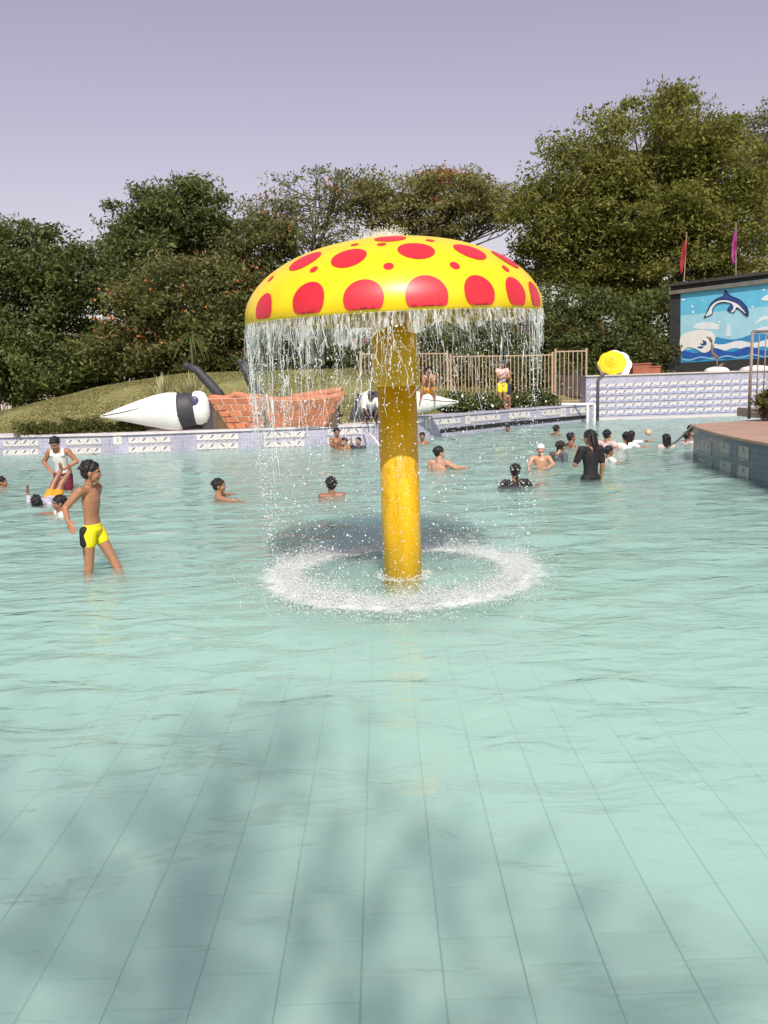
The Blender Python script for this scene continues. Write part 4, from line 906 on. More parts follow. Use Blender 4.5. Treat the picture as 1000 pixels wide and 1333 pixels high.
# ================================================================== TREES AND HOUSES BEHIND
def house(px0, px1, ytop, yeave, ybase, Y, depth, label, wallc, roofc):
    a, b_ = PY(px0, yeave, Y), PY(px1, yeave, Y); rz = PY((px0 + px1) / 2, ytop, Y).z; ez = a.z; base = .3
    root = empty('house', ((a.x + b_.x) / 2, Y, base)); tag(root, label, 'house', 'houses behind the trees'); W_ = (b_.x - a.x); ez -= base; rz -= base
    MB().box((0, depth / 2, ez / 2), (W_, depth, ez)).build('wall', wallc, root)
    ov = .35; MB().add([(-W_ / 2 - ov, -ov, ez - .05), (W_ / 2 + ov, -ov, ez - .05), (W_ / 2 + ov, depth / 2, rz), (-W_ / 2 - ov, depth / 2, rz), (-W_ / 2 - ov, depth + ov, ez - .05), (W_ / 2 + ov, depth + ov, ez - .05)],
             [(0, 1, 2, 3), (3, 2, 5, 4), (0, 3, 4), (1, 5, 2), (0, 4, 5, 1)]).build('roof', roofc, root)
    n = max(2, int(W_ / 2.2))
    for k in range(n):
        x = -W_ / 2 + W_ * (k + .5) / n; f_ = MB().box((x, -.03, ez * .55), (1.0, .10, 1.2)).build('window', wp, root); MB().box((x, -.09, ez * .55), (.85, .04, 1.05)).build('pane', mat('dark_glass', (.03, .035, .04), .15), f_)
    return root
roof_m = mat('red_roof', (.42, .10, .055), .8, .2, 4, .4, 14, stretch=(1, 1, 4)); cream = mat('cream_wall', (.62, .56, .50), .8, .1, 2)
house(95, 210, 418, 450, 500, 52, 8, 'red roofed cream house glimpsed under the dark tree', cream, roof_m)
house(270, 470, 440, 470, 500, 55, 8, 'long cream house with red roof glimpsed below the blossoming tree', cream, roof_m)
house(690, 790, 405, 445, 500, 54, 8, 'cream house with red roof glimpsed beside the mushroom rim', cream, roof_m)
house(-90, 60, 470, 490, 505, 50, 8, 'low cream house glimpsed behind the tree at the low mound end', cream, roof_m)

dk = leaf_mat('dark_leaf', (.060, .092, .030), (.185, .215, .065), .42)
md = leaf_mat('mid_leaf', (.078, .100, .034), (.225, .225, .078), .42)
ol = leaf_mat('olive_leaf', (.105, .125, .026), (.320, .315, .078), .45)
dry = leaf_mat('dry_leaf', (.18, .185, .055), (.37, .35, .14), .5)
pale = leaf_mat('pale_leaf', (.14, .165, .06), (.30, .30, .14), .45)
orange_f = mat('orange_blossom', (.55, .17, .06), .8, .25, 5, island=.3); red_f = mat('red_blossom', (.55, .06, .03), .8, .2, 5, island=.3)
gz = lambda x, y: .35
def T(name, label, px, Y, lobes, m, **kw):
    b_ = PY(px, 500, Y); z = mound_z(b_.x, b_.y) - .25 if (Y < 34 and b_.x < 8) else .35
    return tree(name, label, (b_.x, b_.y, z), [px_lobe(l[0], l[1], Y + (l[4] if len(l) > 4 else 0), l[2], l[3]) for l in lobes], m, **kw)
T('dark_tree', 'dense dark green tree at the low end of the mound', 50, 36, [(20, 345, 75, 55), (90, 365, 62, 52), (-60, 350, 80, 70), (20, 430, 85, 60), (100, 440, 50, 60, 1), (-40, 450, 70, 50), (60, 475, 75, 35, -1), (-30, 485, 60, 30)], dk, nclump=400, per=170, leaf=(.215, .095), cr=.95, seed=2, trunk_r=.28)
T('dark_tree', 'tall round dark green tree with a small tuft on top beside the blossoming tree', 215, 40, [(200, 295, 55, 48), (250, 280, 48, 40), (190, 345, 60, 45), (262, 335, 48, 50, 1), (195, 250, 8, 12)], dk, nclump=280, per=170, leaf=(.215, .095), cr=.9, seed=3, trunk_r=.25)
T('blossoming_tree', 'broad green tree dotted with orange blossom behind the curved horns', 270, 34, [(230, 395, 70, 60), (310, 375, 60, 60), (345, 320, 42, 38), (180, 425, 45, 45), (300, 440, 70, 40), (362, 410, 30, 60), (150, 460, 45, 30), (230, 465, 60, 28), (340, 468, 50, 25)], md, nclump=400, per=165, leaf=(.20, .088), cr=.85, seed=4, trunk_r=.24, extra=(orange_f, .22, .11))
T('sparse_tree', 'half bare tree with thin branches and pale leaves between mushroom and blossoming tree', 430, 44, [(400, 255, 55, 35), (350, 280, 40, 35), (440, 240, 45, 22), (410, 300, 60, 30)], pale, nclump=130, per=40, leaf=(.2, .09), cr=.9, seed=5, branch_frac=1.0, trunk_r=.22, extra=(orange_f, .04, .14), rmin=.6)
T('flat_topped_tree', 'flat topped airy tree with red blossom on its crown behind the mushroom', 590, 46, [(520, 250, 65, 24), (590, 250, 70, 24), (650, 262, 60, 30), (560, 285, 80, 26), (470, 262, 40, 24)], dry, nclump=240, per=100, leaf=(.2, .09), cr=1.0, seed=6, branch_frac=.9, trunk_r=.28, extra=None, rmin=.55, flat=.3)
c = PY(577, 230, 45.5); 
T('big_tree', 'huge spreading green tree behind the tall tiled wall', 822, 43, [(850, 190, 95, 60), (770, 235, 80, 55), (920, 225, 75, 60), (720, 290, 60, 45), (835, 280, 105, 55), (930, 300, 70, 55), (760, 330, 75, 42), (850, 360, 85, 40), (700, 340, 35, 30), (870, 128, 14, 16), (955, 370, 50, 40)], ol, nclump=640, per=185, leaf=(.235, .10), cr=1.15, seed=8, trunk_r=.42, branch_frac=.6, rmin=.5)
T('pale_tree', 'pale feathery tree beyond the big tree and above the mural', 1010, 47, [(1000, 200, 48, 55), (1015, 280, 50, 60), (1040, 170, 50, 40), (995, 250, 30, 70)], pale, nclump=190, per=80, leaf=(.2, .09), cr=1.0, seed=9, trunk_r=.3)
T('slim_tree', 'slim dark tree standing between the gate and the mural', 790, 39, [(740, 440, 45, 40), (800, 430, 50, 45), (850, 430, 40, 50), (715, 395, 30, 25), (765, 390, 35, 22)], dk, nclump=190, per=90, leaf=(.2, .09), cr=.8, seed=12, trunk_r=.16, branch_frac=.8)
T('background_tree', 'dark bushy tree behind the tan bar fence', 610, 40, [(600, 440, 70, 45), (680, 440, 60, 45), (560, 460, 60, 35)], md, nclump=220, per=80, leaf=(.2, .09), cr=.8, seed=13, trunk_r=.16)
T('background_tree', 'dark bushy tree filling the gap under the mushroom curtain', 420, 41, [(400, 440, 60, 45), (470, 440, 50, 50), (350, 460, 40, 30)], md, nclump=150, per=70, leaf=(.2, .09), cr=.8, seed=14, trunk_r=.16)
# red blossom of the flat-topped tree
ft_ = [o for o in bpy.data.objects if o.name.startswith('flat_topped_tree')][0]
P_ = np.array(PY(577, 229, 45.4) - Vector(ft_.location))[None] + RNG.normal(size=(420, 3)) * np.array([.55, .5, .15]); quads('blossom', leaf_quads(P_, .17, .14, .5), red_f, ft_)
P_ = np.array(PY(569, 262, 44.6) - Vector(ft_.location))[None] + RNG.normal(size=(70, 3)) * np.array([.15, .2, .12]); quads('blossom', leaf_quads(P_, .17, .14, .5), red_f, ft_)
# undergrowth below the trees
for i, (px, py, Y, rx, ry, mm) in enumerate(((20, 505, 36, 75, 30, dk), (120, 492, 37, 65, 30, md), (215, 478, 37, 60, 26, md), (330, 470, 39, 60, 22, md), (420, 470, 39, 60, 24, dk), (600, 485, 37, 60, 28, md), (690, 485, 37.5, 60, 28, dk), (800, 475, 38, 60, 35, dk), (850, 465, 38, 45, 32, md))):
    c = PY(px, py, Y); k = Y / F_PX; lab = ('under the dense tree at the low mound end', 'beside the white beak tip', 'below the small palm', 'between the two horns', 'under the thicker side of the mushroom water curtain', 'behind the seated bather', 'behind the two standing bathers', 'behind the yellow parasol', 'behind the terracotta planters')[i]
    zb_ = min(c.z - ry * k * .8, 1.0); shrub('bush', 'dark leafy bush growing ' + lab, (c.x, c.y, zb_), [(c.x, c.y, c.z, rx * k, 1.0, ry * k)], mm, 60, 110, (.16, .075), .5, 'bushes under the trees', 90 + i)
# unseen tree added behind the viewer, crown lobes placed to shade the near water
def shade(px, py, z, rx, ry, rz):
    p = PZ(px, py, -.12); p = p + SUN * ((z - p.z) / SUN.z); return (p.x, p.y, p.z, rx, ry, rz)
b_ = Vector((-1.8, -10.5, .35))
tree('added_shade_tree', 'unseen leafy tree added behind the viewer to shade the near water', b_, [shade(300, 985, 9.6, .75, .55, .4), (shade(120, 1060, 9.2, .9, .6, .5)), shade(250, 1180, 9.0, 1.3, .6, .6), shade(20, 930, 9.4, .35, .35, .35), shade(520, 1270, 8.8, .9, .35, .4), shade(850, 1290, 8.8, .9, .3, .4)], dk, nclump=140, per=3, leaf=(.20, .09), cr=.6, seed=31, trunk_r=.14, branch_frac=.2)
#SECTION3
# ================================================================== PEOPLE
PENDING = []
def remeshed(name, mb, m, parent, vox, it=4, fac=.5):
    o = mb.build(name, m, parent, True)
    r_ = o.modifiers.new('r', 'REMESH'); r_.mode = 'VOXEL'; r_.voxel_size = vox; r_.use_smooth_shade = True
    s_ = o.modifiers.new('s', 'SMOOTH'); s_.factor = fac; s_.iterations = it
    PENDING.append(o); return o
def skin_mat(name, col): return mat(name, col, .42, .10, 9, .05, 60, .45)
SK = {'tan': skin_mat('skin_tan', (.37, .175, .095)), 'brown': skin_mat('skin_brown', (.28, .125, .068)), 'light': skin_mat('skin_light', (.48, .26, .165)), 'dark': skin_mat('skin_dark', (.13, .055, .032))}
HAIR = mat('black_hair', (.012, .010, .010), .38, .3, 40, .5, 90)
def cloth(name, col, var=.12, sc=8): return mat('cloth_' + name, col, .75, var, sc, .25, 50)
LIP = mat('lips', (.22, .07, .05), .5); EYE = mat('eye_dark', (.015, .012, .012), .2); EYW = mat('eye_white', (.6, .58, .55), .3)
DEF = dict(pel=(0, 0, .525), wai=(0, 0, .61), che=(0, 0, .73), nek=(0, 0, .835), hed=(0, .012, .925),
           shL=(-.108, 0, .808), shR=(.108, 0, .808), elL=(-.135, -.01, .645), elR=(.135, -.01, .645), wrL=(-.145, .03, .50), wrR=(.145, .03, .50), haL=(-.145, .05, .42), haR=(.145, .05, .42),
           hiL=(-.052, 0, .50), hiR=(.052, 0, .50), knL=(-.058, .01, .275), knR=(.058, .01, .275), anL=(-.058, -.012, .045), anR=(.058, -.012, .045), toL=(-.066, .085, .018), toR=(.066, .085, .018))
def person(label, loc, rz, Hh, sink, skin='tan', hair='short', clothes=(), pose=None, head=1.0, look=(0, 0, 0), vox=.0125, girth=1.0, group='bathers in and around the pool', hair_m=None, ztop=None, tilt=0.0, face=True):
    loc = Vector(loc); root = empty('person', loc, R(rz)); tag(root, label, 'person', group)
    J = {k: Vector(v) for k, v in DEF.items()}
    for k, v in (pose or {}).items(): J[k] = Vector(v)
    for k in J: J[k] = J[k] * Hh - Vector((0, 0, sink))
    g_ = Hh * girth; sm = SK[skin]
    def torso(mb, e=0.0, lo=0, sh_=True):
        def el(c, r_): mb.ell(c, tuple(q * g_ + e for q in r_), n=18, m=12)
        if lo <= 0: el(J['pel'] + (J['wai'] - J['pel']) * -.05, (.083, .062, .058))
        up = (J['nek'] - J['che']).normalized()
        ks = [(J['pel'], .080, .060), (J['wai'], .073, .052), (J['che'], .090, .060), (J['che'].lerp(J['nek'], .38), .088, .056), (J['che'].lerp(J['nek'], .66), .064, .044)]
        rings = []
        for i in range(len(ks) - 1):
            for q in range(6):
                t_ = q / 6; w_ = t_ * t_ * (3 - 2 * t_); rings.append((ks[i][0].lerp(ks[i + 1][0], t_), ks[i][1] + (ks[i + 1][1] - ks[i][1]) * w_, ks[i][2] + (ks[i + 1][2] - ks[i][2]) * w_))
        rings.append(ks[-1]); v = []; n_ = 28; tx = (J['shR'] - J['shL']).normalized()
        for i, (c_, rx, ry) in enumerate(rings):
            d_ = (rings[min(i + 1, len(rings) - 1)][0] - rings[max(i - 1, 0)][0]).normalized(); xx = (tx - d_ * tx.dot(d_)).normalized(); yy = d_.cross(xx)
            v += [c_ + xx * math.cos(2 * math.pi * k / n_) * (rx * g_ + e) + yy * math.sin(2 * math.pi * k / n_) * (ry * g_ + e) for k in range(n_)]
        fc = [(i * n_ + k, i * n_ + (k + 1) % n_, (i + 1) * n_ + (k + 1) % n_, (i + 1) * n_ + k) for i in range(len(rings) - 1) for k in range(n_)]
        mb.add(v, fc + [tuple(range(n_))[::-1], tuple((len(rings) - 1) * n_ + k for k in range(n_))])
        for s_ in ('LR' if sh_ else ''): mb.cap(J['che'].lerp(J['nek'], .55), J['sh' + s_], .040 * g_ + e, .036 * g_ + e)
    def arm(mb, s_, e=0.0, t_=2.0):
        sh, el_, wr = J['sh' + s_], J['el' + s_], J['wr' + s_]
        if t_ <= 1: mb.cap(sh, sh.lerp(el_, t_), .037 * g_ + e, .031 * g_ + e * 1.2); return
        mb.cap(sh, el_, .036 * g_ + e, .026 * g_ + e)
        q = el_.lerp(wr, t_ - 1 if t_ < 2 else 1); mb.cap(el_, q, .027 * g_ + e, .0185 * g_ + e)
    def hand(mb, s_):
        wr, ha = J['wr' + s_], J['ha' + s_]; d = (ha - wr).normalized(); L = .105 * Hh; side = d.cross(Vector((0, 0, 1)) if abs(d.z) < .75 else Vector((1, 0, 0))).normalized()
        if abs(d.z) >= .75: side = Vector((0, 1, 0)) - d * d.y; side.normalize()
        nn = d.cross(side); pc = wr + d * L * .32; k = L / .18
        Mx = Matrix((side, nn, d)).transposed(); mb.ell(pc, (.042 * k, .017 * k, .055 * k), Mx)
        for i, (o_, ln) in enumerate(((-.030, .062), (-.010, .075), (.010, .078), (.030, .070))):
            a = wr + d * L * .55 + side * o_ * k; b_ = a + d * ln * .5 * k + side * o_ * .15 * k; c_ = b_ + d * ln * .5 * k + nn * .018 * k
            mb.cap(a, b_, .0095 * k, .009 * k, 8); mb.cap(b_, c_, .009 * k, .0075 * k, 8)
        a = wr + d * L * .16 + side * .03 * k; b_ = a + d * .03 * k + side * .032 * k; mb.cap(a, b_, .012 * k, .0105 * k, 8); mb.cap(b_, b_ + d * .032 * k + side * .006 * k, .0105 * k, .0085 * k, 8)
    def leg(mb, s_, e=0.0, t_=2.0, fl=0.0):
        h_, kn, an = J['hi' + s_], J['kn' + s_], J['an' + s_]
        if t_ <= 1: mb.cap(h_, h_.lerp(kn, t_), .058 * g_ + e, .047 * g_ + e + fl); return
        mb.cap(h_, kn, .057 * g_ + e, .036 * g_ + e); mb.cap(kn, kn.lerp(an, .35), .036 * g_ + e, .037 * g_ + e)
        mb.cap(kn.lerp(an, .3), an, .037 * g_ + e, .021 * g_ + e)
        if e == 0:
            to = J['to' + s_]; mb.cap(an, to.lerp(an, .25), .022 * g_, .020 * g_); mb.cap(to.lerp(an, .3), to, .021 * g_, .014 * g_)
    hh = .068 * Hh * head; HC = J['hed']; HM = Euler((R(look[0]), R(look[1]), R(look[2]))).to_matrix()
    hp_ = lambda x, y, z: HC + HM @ (Vector((x, y, z)) * hh)
    def headm(mb):
        E = lambda c, r_: mb.ell(hp_(*c), tuple(q * hh for q in r_), HM, 16, 11)
        E((0, -.10, .20), (.72, .88, .80)); E((0, .22, -.30), (.56, .58, .66)); E((0, .50, -.80), (.27, .26, .20)); E((0, .55, .20), (.52, .25, .16))
        for s_ in (-1, 1): E((s_ * .74, -.06, -.12), (.09, .17, .26)); E((s_ * .34, .52, -.28), (.22, .24, .2))
        mb.cap(hp_(0, .78, .06), hp_(0, .90, -.24), .07 * hh, .13 * hh, 8); mb.cap(hp_(-.1, .84, -.27), hp_(.1, .84, -.27), .08 * hh, .08 * hh, 8)
        mb.cap(hp_(-.14, .72, -.54), hp_(.14, .72, -.54), .10 * hh, .10 * hh, 8)
        mb.cap(J['nek'] - (HC - J['nek']).normalized() * .03 * Hh, HC.lerp(J['nek'], .35), .036 * g_ * 1.05, .033 * g_)
    b = MB(); torso(b); headm(b)
    for s_ in 'LR': arm(b, s_); hand(b, s_); leg(b, s_)
    remeshed('body', b, sm, root, vox, 3)
    if face:
        for s_ in (-1, 1):
            e_ = MB().ell(hp_(s_ * .27, .70, -.02), (.11 * hh, .07 * hh, .065 * hh), HM).build('eye', EYW, root, True); MB().ell(hp_(s_ * .27, .755, -.02), (.055 * hh, .03 * hh, .055 * hh), HM).build('iris', EYE, e_, True)
            MB().tube([hp_(s_ * .12, .80, .16), hp_(s_ * .28, .78, .22), hp_(s_ * .44, .68, .17)], [.035 * hh, .045 * hh, .025 * hh], 6).build('eyebrow', HAIR, root)
        MB().ell(hp_(0, .80, -.54), (.21 * hh, .06 * hh, .055 * hh), HM).build('mouth', LIP, root, True)
    rd = random.Random(hash(label) % 1000 + 1 if False else sum(map(ord, label))); hm = MB(); E = lambda c, r_: hm.ell(hp_(*c), tuple(q * hh for q in r_), HM, 16, 11)
    if hair == 'cap':
        hm.ell(hp_(0, -.12, .32), (.78 * hh, .95 * hh, .76 * hh), HM); remeshed('swim_cap', hm, hair_m or cloth('white', (.72, .70, .68)), root, .010)
    else:
        E((0, -.20, .34), (.80, .90, .80)); E((0, -.45, -.05), (.70, .55, .62)); E((0, .30, .70), (.55, .42, .24))
        for k in range(70):
            a = rd.uniform(0, 6.28); el_ = rd.uniform(-.1, 1.45); d = Vector((math.cos(a) * math.cos(el_) * .82, math.sin(a) * math.cos(el_) * .93 - .20, math.sin(el_) * .82 + .34))
            if d.y > .45 and d.z < .55: continue
            tp = d + Vector((d.x * .14, d.y * .12 + rd.uniform(-.1, .12), rd.uniform(-.32, -.08))); hm.cap(hp_(*d), hp_(*tp), rd.uniform(.09, .15) * hh, .05 * hh, 6)
        if hair == 'long':
            for k in range(9):
                x = (k - 4) * .15; hm.cap(hp_(x, -.72, .1), hp_(x * 1.15, -.70 + rd.uniform(-.06, .06), -1.3), .26 * hh, .24 * hh, 8); hm.cap(hp_(x * 1.15, -.70, -1.3), hp_(x * .9, -.62, -2.2 - rd.uniform(0, .7)), .22 * hh, .10 * hh, 8)
            for s_ in (-1, 1): hm.cap(hp_(s_ * .72, -.2, .2), hp_(s_ * .8, -.35, -1.2), .2 * hh, .12 * hh, 8)
        elif hair == 'tail':
            hm.cap(hp_(0, -.95, .1), hp_(0, -1.0, -1.0), .24 * hh, .2 * hh, 8); hm.cap(hp_(0, -1.0, -1.0), hp_(.1, -.9, -1.9), .18 * hh, .07 * hh, 8)
        remeshed('hair', hm, HAIR, root, max(.0055, vox * .62), 1, .4)
    for c in clothes:
        k, m_ = c[0], c[1]; mb = MB()
        if k == 'shirt':
            torso(mb, .010, 0)
            for s_ in 'LR': arm(mb, s_, .009, c[2] if len(c) > 2 else .55)
            remeshed('shirt', mb, m_, root, vox, 3)
        elif k == 'vest':
            torso(mb, .008, 0, False)
            for s_ in 'LR':
                a = J['che'].lerp(J['sh' + s_], .62) ; b_ = J['nek'].lerp(J['sh' + s_], .55) + Vector((0, 0, .012 * Hh)); f_ = Vector((0, .045 * g_, 0))
                mb.cap(a + f_ * 1.0 - Vector((0, 0, .02)), b_ + f_ * .2, .026 * g_, .022 * g_, 8); mb.cap(b_ + f_ * .2, a - f_ * 1.0 - Vector((0, 0, .02)), .022 * g_, .026 * g_, 8)
            remeshed('vest', mb, m_, root, vox * .8, 2)
        elif k == 'shorts':
            mb.ell(J['pel'], (.090 * g_ + .006, .068 * g_ + .006, .050 * g_ + .006), n=18, m=12); mb.ell(J['pel'].lerp(J['wai'], .35), (.081 * g_ + .006, .060 * g_ + .006, .03 * g_), n=18, m=12)
            for s_ in 'LR': leg(mb, s_, .010, c[2] if len(c) > 2 else .45, .006)
            so_ = remeshed('shorts', mb, m_, root, vox * .8, 3)
            if len(c) > 3:                          # side stripe panel
                for s_ in (1,):
                    sb = MB(); h_ = J['hiL' if s_ < 0 else 'hiR']; kn = J['knL' if s_ < 0 else 'knR']; sb.cap(h_ + Vector((s_ * .034 * g_, -.014 * g_, .03 * Hh)), h_.lerp(kn, .26) + Vector((s_ * .030 * g_, -.012 * g_, 0)), .036 * g_, .040 * g_, 10); remeshed('side_stripe', sb, c[3], root, vox * .8, 2)
        elif k == 'waistband':
            mb.ell(J['pel'].lerp(J['wai'], .42), (.085 * g_ + .006, .064 * g_ + .006, .012), n=18, m=8); mb.build('waistband', m_, root, True)
    return root
swim = dict(knL=(-.06, .20, .42), knR=(.06, .20, .42), anL=(-.06, .10, .22), anR=(.06, .10, .22), toL=(-.06, .16, .17), toR=(.06, .16, .17))
def at(px, py): p = PZ(px, py, 0); return (p.x, p.y, 0)
def kpx(px, py): return F_PX / PZ(px, py, 0).y       # pixels per metre at a waterline pixel
white_c, black_c, grey_c, pink_c = cloth('white', (.72, .70, .69)), cloth('black', (.014, .013, .015)), cloth('grey', (.10, .10, .11)), cloth('pale_pink', (.62, .46, .45))
yellow_c, maroon_c, print_c, orange_c, navy_c = cloth('yellow', (.80, .66, .012)), cloth('maroon', (.16, .012, .035)), cloth('print', (.42, .40, .48), .6, 30), cloth('orange', (.65, .30, .02)), cloth('navy', (.03, .03, .06))

# boy in yellow shorts wading to the right
person('shirtless boy in yellow swim shorts wading through the shallow water', at(125, 739), -104, 1.43, .36, 'tan', 'short', (('shorts', yellow_c, .27, black_c),),
       dict(hed=(0, .030, .925), che=(0, .010, .73), elR=(.165, -.085, .70), wrR=(.235, -.02, .625), haR=(.255, .03, .56), elL=(-.13, -.06, .66), wrL=(-.13, -.03, .52), haL=(-.12, .0, .44),
            hiR=(.052, 0, .50), knR=(.062, -.01, .28), anR=(.062, -.06, .06), toR=(.066, .03, .02), knL=(-.066, .10, .30), anL=(-.075, .19, .08), toL=(-.08, .28, .04)), head=1.05, look=(-6, 0, 28), vox=.0068, girth=.87)
# boy in tank top holding the legs of a floating friend
b1 = at(84, 637); s1 = 1.50
person('boy in white tank top and maroon shorts gripping the ankles of a floating friend', b1, 178, s1, .50, 'tan', 'short', (('shorts', maroon_c, .6), ('vest', white_c)),
       dict(wai=(0, .03, .62), che=(0, .06, .73), nek=(0, .10, .825), hed=(0, .145, .895), shL=(-.108, .07, .80), shR=(.108, .07, .80), elL=(-.20, .04, .67), elR=(.20, .04, .67), wrL=(-.085, .15, .595), wrR=(.085, .15, .595), haL=(-.05, .20, .575), haR=(.05, .20, .575)), head=1.05, look=(-30, 0, 0), vox=.0085)
fx = PZ(64, 652)
person('floating child in patterned sleeves and orange shorts with legs held up', (fx.x, fx.y, 0), 172, 1.40, .60, 'brown', 'short', (('shirt', print_c, 1.7), ('shorts', orange_c, .45)),
       dict(pel=(0, -.05, .42), wai=(-.02, .02, .41), che=(-.02, .12, .42), nek=(-.01, .20, .435), hed=(.0, .27, .455), shL=(-.09, .17, .44), shR=(.08, .18, .43), elR=(.17, .13, .42), wrR=(.185, .11, .53), haR=(.185, .11, .61), elL=(-.14, .22, .40), wrL=(-.10, .3, .38), haL=(-.08, .36, .37),
            hiL=(-.05, -.08, .43), hiR=(.05, -.08, .43), knL=(-.075, -.16, .60), knR=(.02, -.16, .60), anL=(-.145, -.27, .74), anR=(-.035, -.27, .76), toL=(-.15, -.24, .82), toR=(-.04, -.24, .84)), head=1.08, look=(-75, 0, 40), vox=.0085)
person('child in white shirt crouching in the water beside the floating friend', at(80, 668), 120, 1.35, 1.10, 'brown', 'short', (('shirt', white_c, .5),), dict(swim, elR=(.16, .05, .79), wrR=(.20, .17, .80), haR=(.20, .25, .80), elL=(-.15, .06, .74)), head=1.1, look=(-8, 0, 0), vox=.0085)
person('bather with only head above water beyond the floating child', at(2, 634), -70, 1.5, 1.30, 'tan', 'short', (), swim, vox=.011)
person('shirtless boy swimming with arms spread beside open water', at(285, 648), -75, 1.5, 1.20, 'tan', 'short', (), dict(swim, elL=(-.20, .06, .80), wrL=(-.27, .14, .795), haL=(-.30, .2, .79), elR=(.2, .08, .79), wrR=(.25, .16, .79), haR=(.27, .24, .78)), head=1.05, look=(0, 0, -10), vox=.009)
person('bare shouldered bather seen from behind between the pole and the swimming boy', at(432, 645), 12, 1.5, 1.215, 'brown', 'short', (), dict(swim), head=1.05, vox=.009)
person('shirtless man with broad back and one arm stretched over the water', at(572, 610), -35, 1.70, 1.26, 'light', 'short', (), dict(swim, elR=(.19, .05, .75), wrR=(.24, .16, .745), haR=(.25, .24, .74)), girth=1.15, vox=.010, look=(0, 0, -35))
person('bather in black shirt with wet hair standing under the falling drops', at(671, 632), 8, 1.58, 1.23, 'brown', 'tail', (('shirt', black_c, .8),), dict(swim, elL=(-.17, .02, .72), elR=(.18, .03, .74), wrR=(.28, .08, .765), haR=(.34, .10, .77)), vox=.010)
person('child in white swim cap and bare chest playing in the spray', at(704, 610), 165, 1.40, .92, 'light', 'cap', (), dict(swim, elL=(-.17, .06, .72), wrL=(-.10, .16, .68), haL=(-.04, .2, .68), elR=(.16, .1, .70), wrR=(.14, .22, .67), haR=(.12, .28, .67)), head=1.08, vox=.010)
person('woman in grey shirt with tied back dark hair leaning forward', at(727, 599), -55, 1.60, 1.18, 'tan', 'tail', (('shirt', grey_c, .8),), dict(swim, hed=(0, .05, .91)), vox=.011)
person('man with short hair and bare shoulders behind the grey shirted woman', at(743, 581), -80, 1.68, 1.34, 'brown', 'short', (), swim, vox=.012)
person('bather with short hair by the overflow slot of the lilac wall', at(724, 566), -60, 1.6, 1.31, 'brown', 'short', (), swim, vox=.012)
person('woman in black shirt with long black hair standing waist deep', at(769, 623), 20, 1.66, .84, 'tan', 'long', (('shirt', black_c, .75), ('shorts', black_c, .8)), dict(elL=(-.165, .03, .66), wrL=(-.13, .06, .755), haL=(-.11, .05, .82), hed=(0, .03, .925)), vox=.0085, look=(-12, 0, 35), girth=.98)
person('man in pale shirt bending in the water behind the black shirted woman', at(790, 583), -50, 1.68, 1.25, 'tan', 'short', (('shirt', pink_c, .3),), dict(swim, elR=(.18, .02, .72), wrR=(.20, .1, .70), haR=(.2, .18, .69)), girth=1.1, vox=.012)
person('child in white shirt half hidden beside the black shirted woman', at(792, 600), -80, 1.35, 1.05, 'brown', 'short', (('shirt', white_c, .6),), dict(swim, elR=(.17, .05, .76), wrR=(.22, .15, .75), haR=(.22, .22, .75)), head=1.08, vox=.011)
person('woman in white shirt with dark braid seen from behind among the swimmers', at(815, 582), 5, 1.6, 1.24, 'tan', 'tail', (('shirt', white_c, .9),), dict(swim, elR=(.2, .02, .76), wrR=(.31, .04, .76), haR=(.36, .05, .76)), vox=.011)
person('girl in white shirt reaching out one arm with a small ball', at(822, 575), -60, 1.5, 1.22, 'light', 'long', (('shirt', white_c, .7),), dict(swim, elR=(.12, .16, .80), wrR=(.12, .34, .815), haR=(.12, .42, .83)), vox=.012)
person('bather in pale pink shirt with dark hair under the rope', at(867, 582), 15, 1.55, 1.24, 'brown', 'long', (('shirt', pink_c, .6),), swim, vox=.011)
person('child in pale pink shirt holding on at the platform corner', at(894, 577), -60, 1.4, 1.12, 'brown', 'short', (('shirt', pink_c, .6),), dict(swim, elR=(.16, .1, .78), wrR=(.18, .2, .82), haR=(.2, .26, .85)), head=1.06, vox=.011)
person('bather with dark hair peering from behind the platform corner', at(899, 568), -60, 1.45, 1.15, 'brown', 'short', (), dict(swim), head=1.06, vox=.012)
person('bather with brown shoulders by the wall below the boy on the beak', at(550, 577), 170, 1.5, 1.20, 'brown', 'short', (), dict(swim, elR=(.17, .06, .76)), vox=.012)
person('tiny bather submerged to the hair near the fence side wall', at(661, 561), 170, 1.3, 1.12, 'brown', 'short', (), swim, vox=.013)
person('tallest of three bathers by the wall below the brick boat', at(439, 583), 200, 1.55, 1.02, 'brown', 'short', (), dict(swim, elR=(.13, .1, .70), wrR=(.05, .2, .74), haR=(.0, .25, .76)), vox=.012)
person('child with bare shoulders in front of the bather by the lilac wall', at(449, 584), 150, 1.3, 1.02, 'tan', 'short', (), dict(swim), head=1.1, vox=.012)
person('child in dark shirt in the water under the white hose', at(467, 583), 175, 1.35, 1.08, 'tan', 'short', (('shirt', navy_c, .8),), dict(swim, elR=(.14, .06, .86), wrR=(.13, .08, .98), haR=(.13, .09, 1.05)), head=1.08, vox=.012)
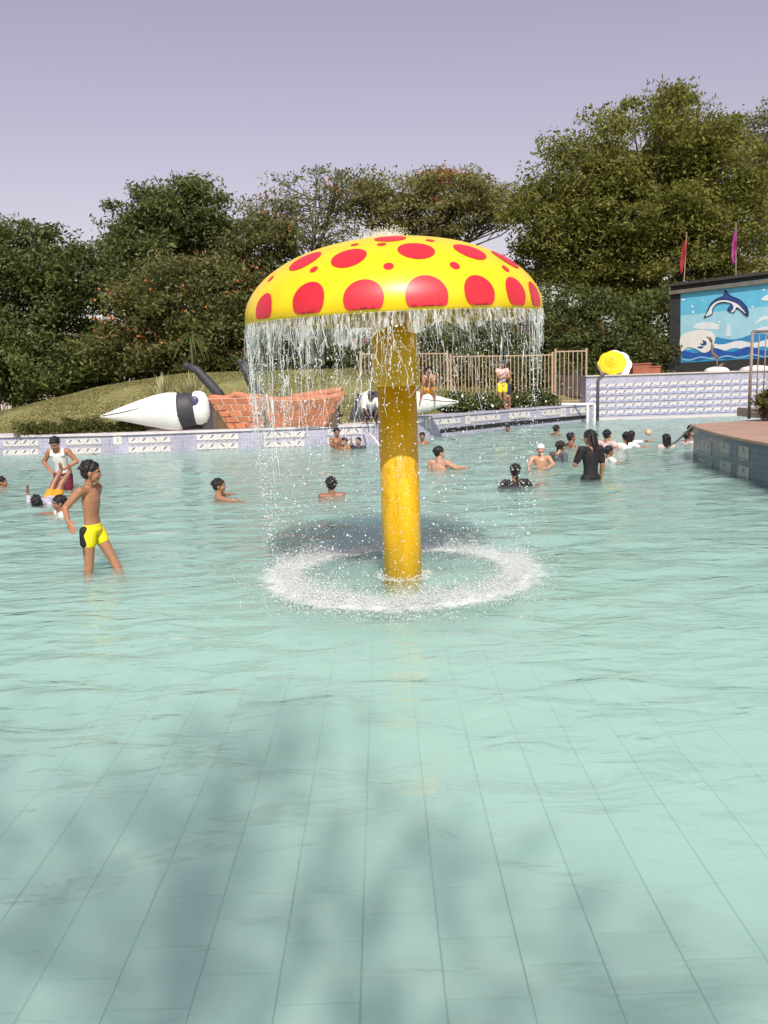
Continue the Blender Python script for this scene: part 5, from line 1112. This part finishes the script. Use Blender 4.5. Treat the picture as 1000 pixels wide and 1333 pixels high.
# on the edge
c = PY(483, 543, LW[3].y + .45)
person('man in white shirt crouching on the pool edge by the brick boat', (c.x, c.y, LWTOP), 185, 1.62, 0.0, 'dark', 'short', (('shirt', white_c, .9), ('shorts', navy_c, .9)),
       dict(pel=(0, -.05, .16), wai=(0, -.01, .24), che=(0, .06, .35), nek=(0, .12, .435), hed=(0, .17, .50), shL=(-.105, .09, .42), shR=(.105, .09, .42), elL=(-.13, .19, .28), elR=(.13, .19, .28), wrL=(-.06, .27, .17), wrR=(.06, .27, .17), haL=(-.04, .3, .10), haR=(.04, .3, .10),
            hiL=(-.055, -.04, .15), hiR=(.055, -.04, .15), knL=(-.10, .15, .25), knR=(.10, .15, .25), anL=(-.08, .03, .04), anR=(.08, .03, .04), toL=(-.09, .12, .015), toR=(.09, .12, .015)), look=(-25, 0, 0), vox=.011)
c = PY(566, 521, LW[2].y + 1.5); 
person('boy in orange shorts sitting on the white beak with hands to his face', (c.x - .15, c.y + .1, c.z - .05), 175, 1.50, 0.0, 'tan', 'short', (('shorts', orange_c, .75),),
       dict(pel=(0, -.10, .22), wai=(0, -.07, .31), che=(0, .0, .43), nek=(0, .05, .525), hed=(0, .09, .605), shL=(-.105, .03, .50), shR=(.105, .03, .50), elL=(-.10, .14, .36), elR=(.10, .14, .36), wrL=(-.03, .15, .50), wrR=(.03, .15, .50), haL=(-.012, .16, .57), haR=(.012, .16, .57),
            hiL=(-.055, -.08, .20), hiR=(.055, -.08, .20), knL=(-.11, .12, .27), knR=(.13, .12, .27), anL=(-.11, .08, .04), anR=(.17, .08, .04), toL=(-.12, .17, .02), toR=(.18, .17, .02)), look=(-15, 0, 0), vox=.011)
for px, py, rz, lab, sk, cl, Hh in ((656, 531, 190, 'taller bather in pale top and yellow shorts standing on the edge wall by the fence', 'tan', (('shirt', pink_c, .3), ('shorts', yellow_c, .5)), 1.66), (663, 530, 120, 'bather in dark shorts standing close behind the pale topped one', 'brown', (('shorts', navy_c, .6),), 1.55)):
    c = on_path(RW, px, 545)[0]; person(lab, (c.x, c.y + .32, .64), rz, Hh, 0.0, sk, 'short', cl, dict(elL=(-.12, .07, .66), wrL=(-.03, .15, .66), haL=(.03, .17, .67), elR=(.12, .07, .68), wrR=(.04, .15, .72), haR=(0, .17, .76)), vox=.011, look=(-20, 0, 0))
# ball on the outstretched arm
p = PZ(844, 575); tag(MB().ell((0, 0, 0), (.085, .085, .085), n=20, m=14).build('small_ball', mat('ball', (.70, .42, .26), .45, .12, 5), None, True), 'small pale orange ball held above the water by a girl', 'ball'); bpy.data.objects['small_ball'].location = (p.x, p.y, .24)

# turn the modelling modifiers into plain meshes in one pass
dg = bpy.context.evaluated_depsgraph_get()
new = [(o, bpy.data.meshes.new_from_object(o.evaluated_get(dg))) for o in PENDING]
for o, me in new:
    o.modifiers.clear(); me.polygons.foreach_set('use_smooth', [True] * len(me.polygons)); o.data = me
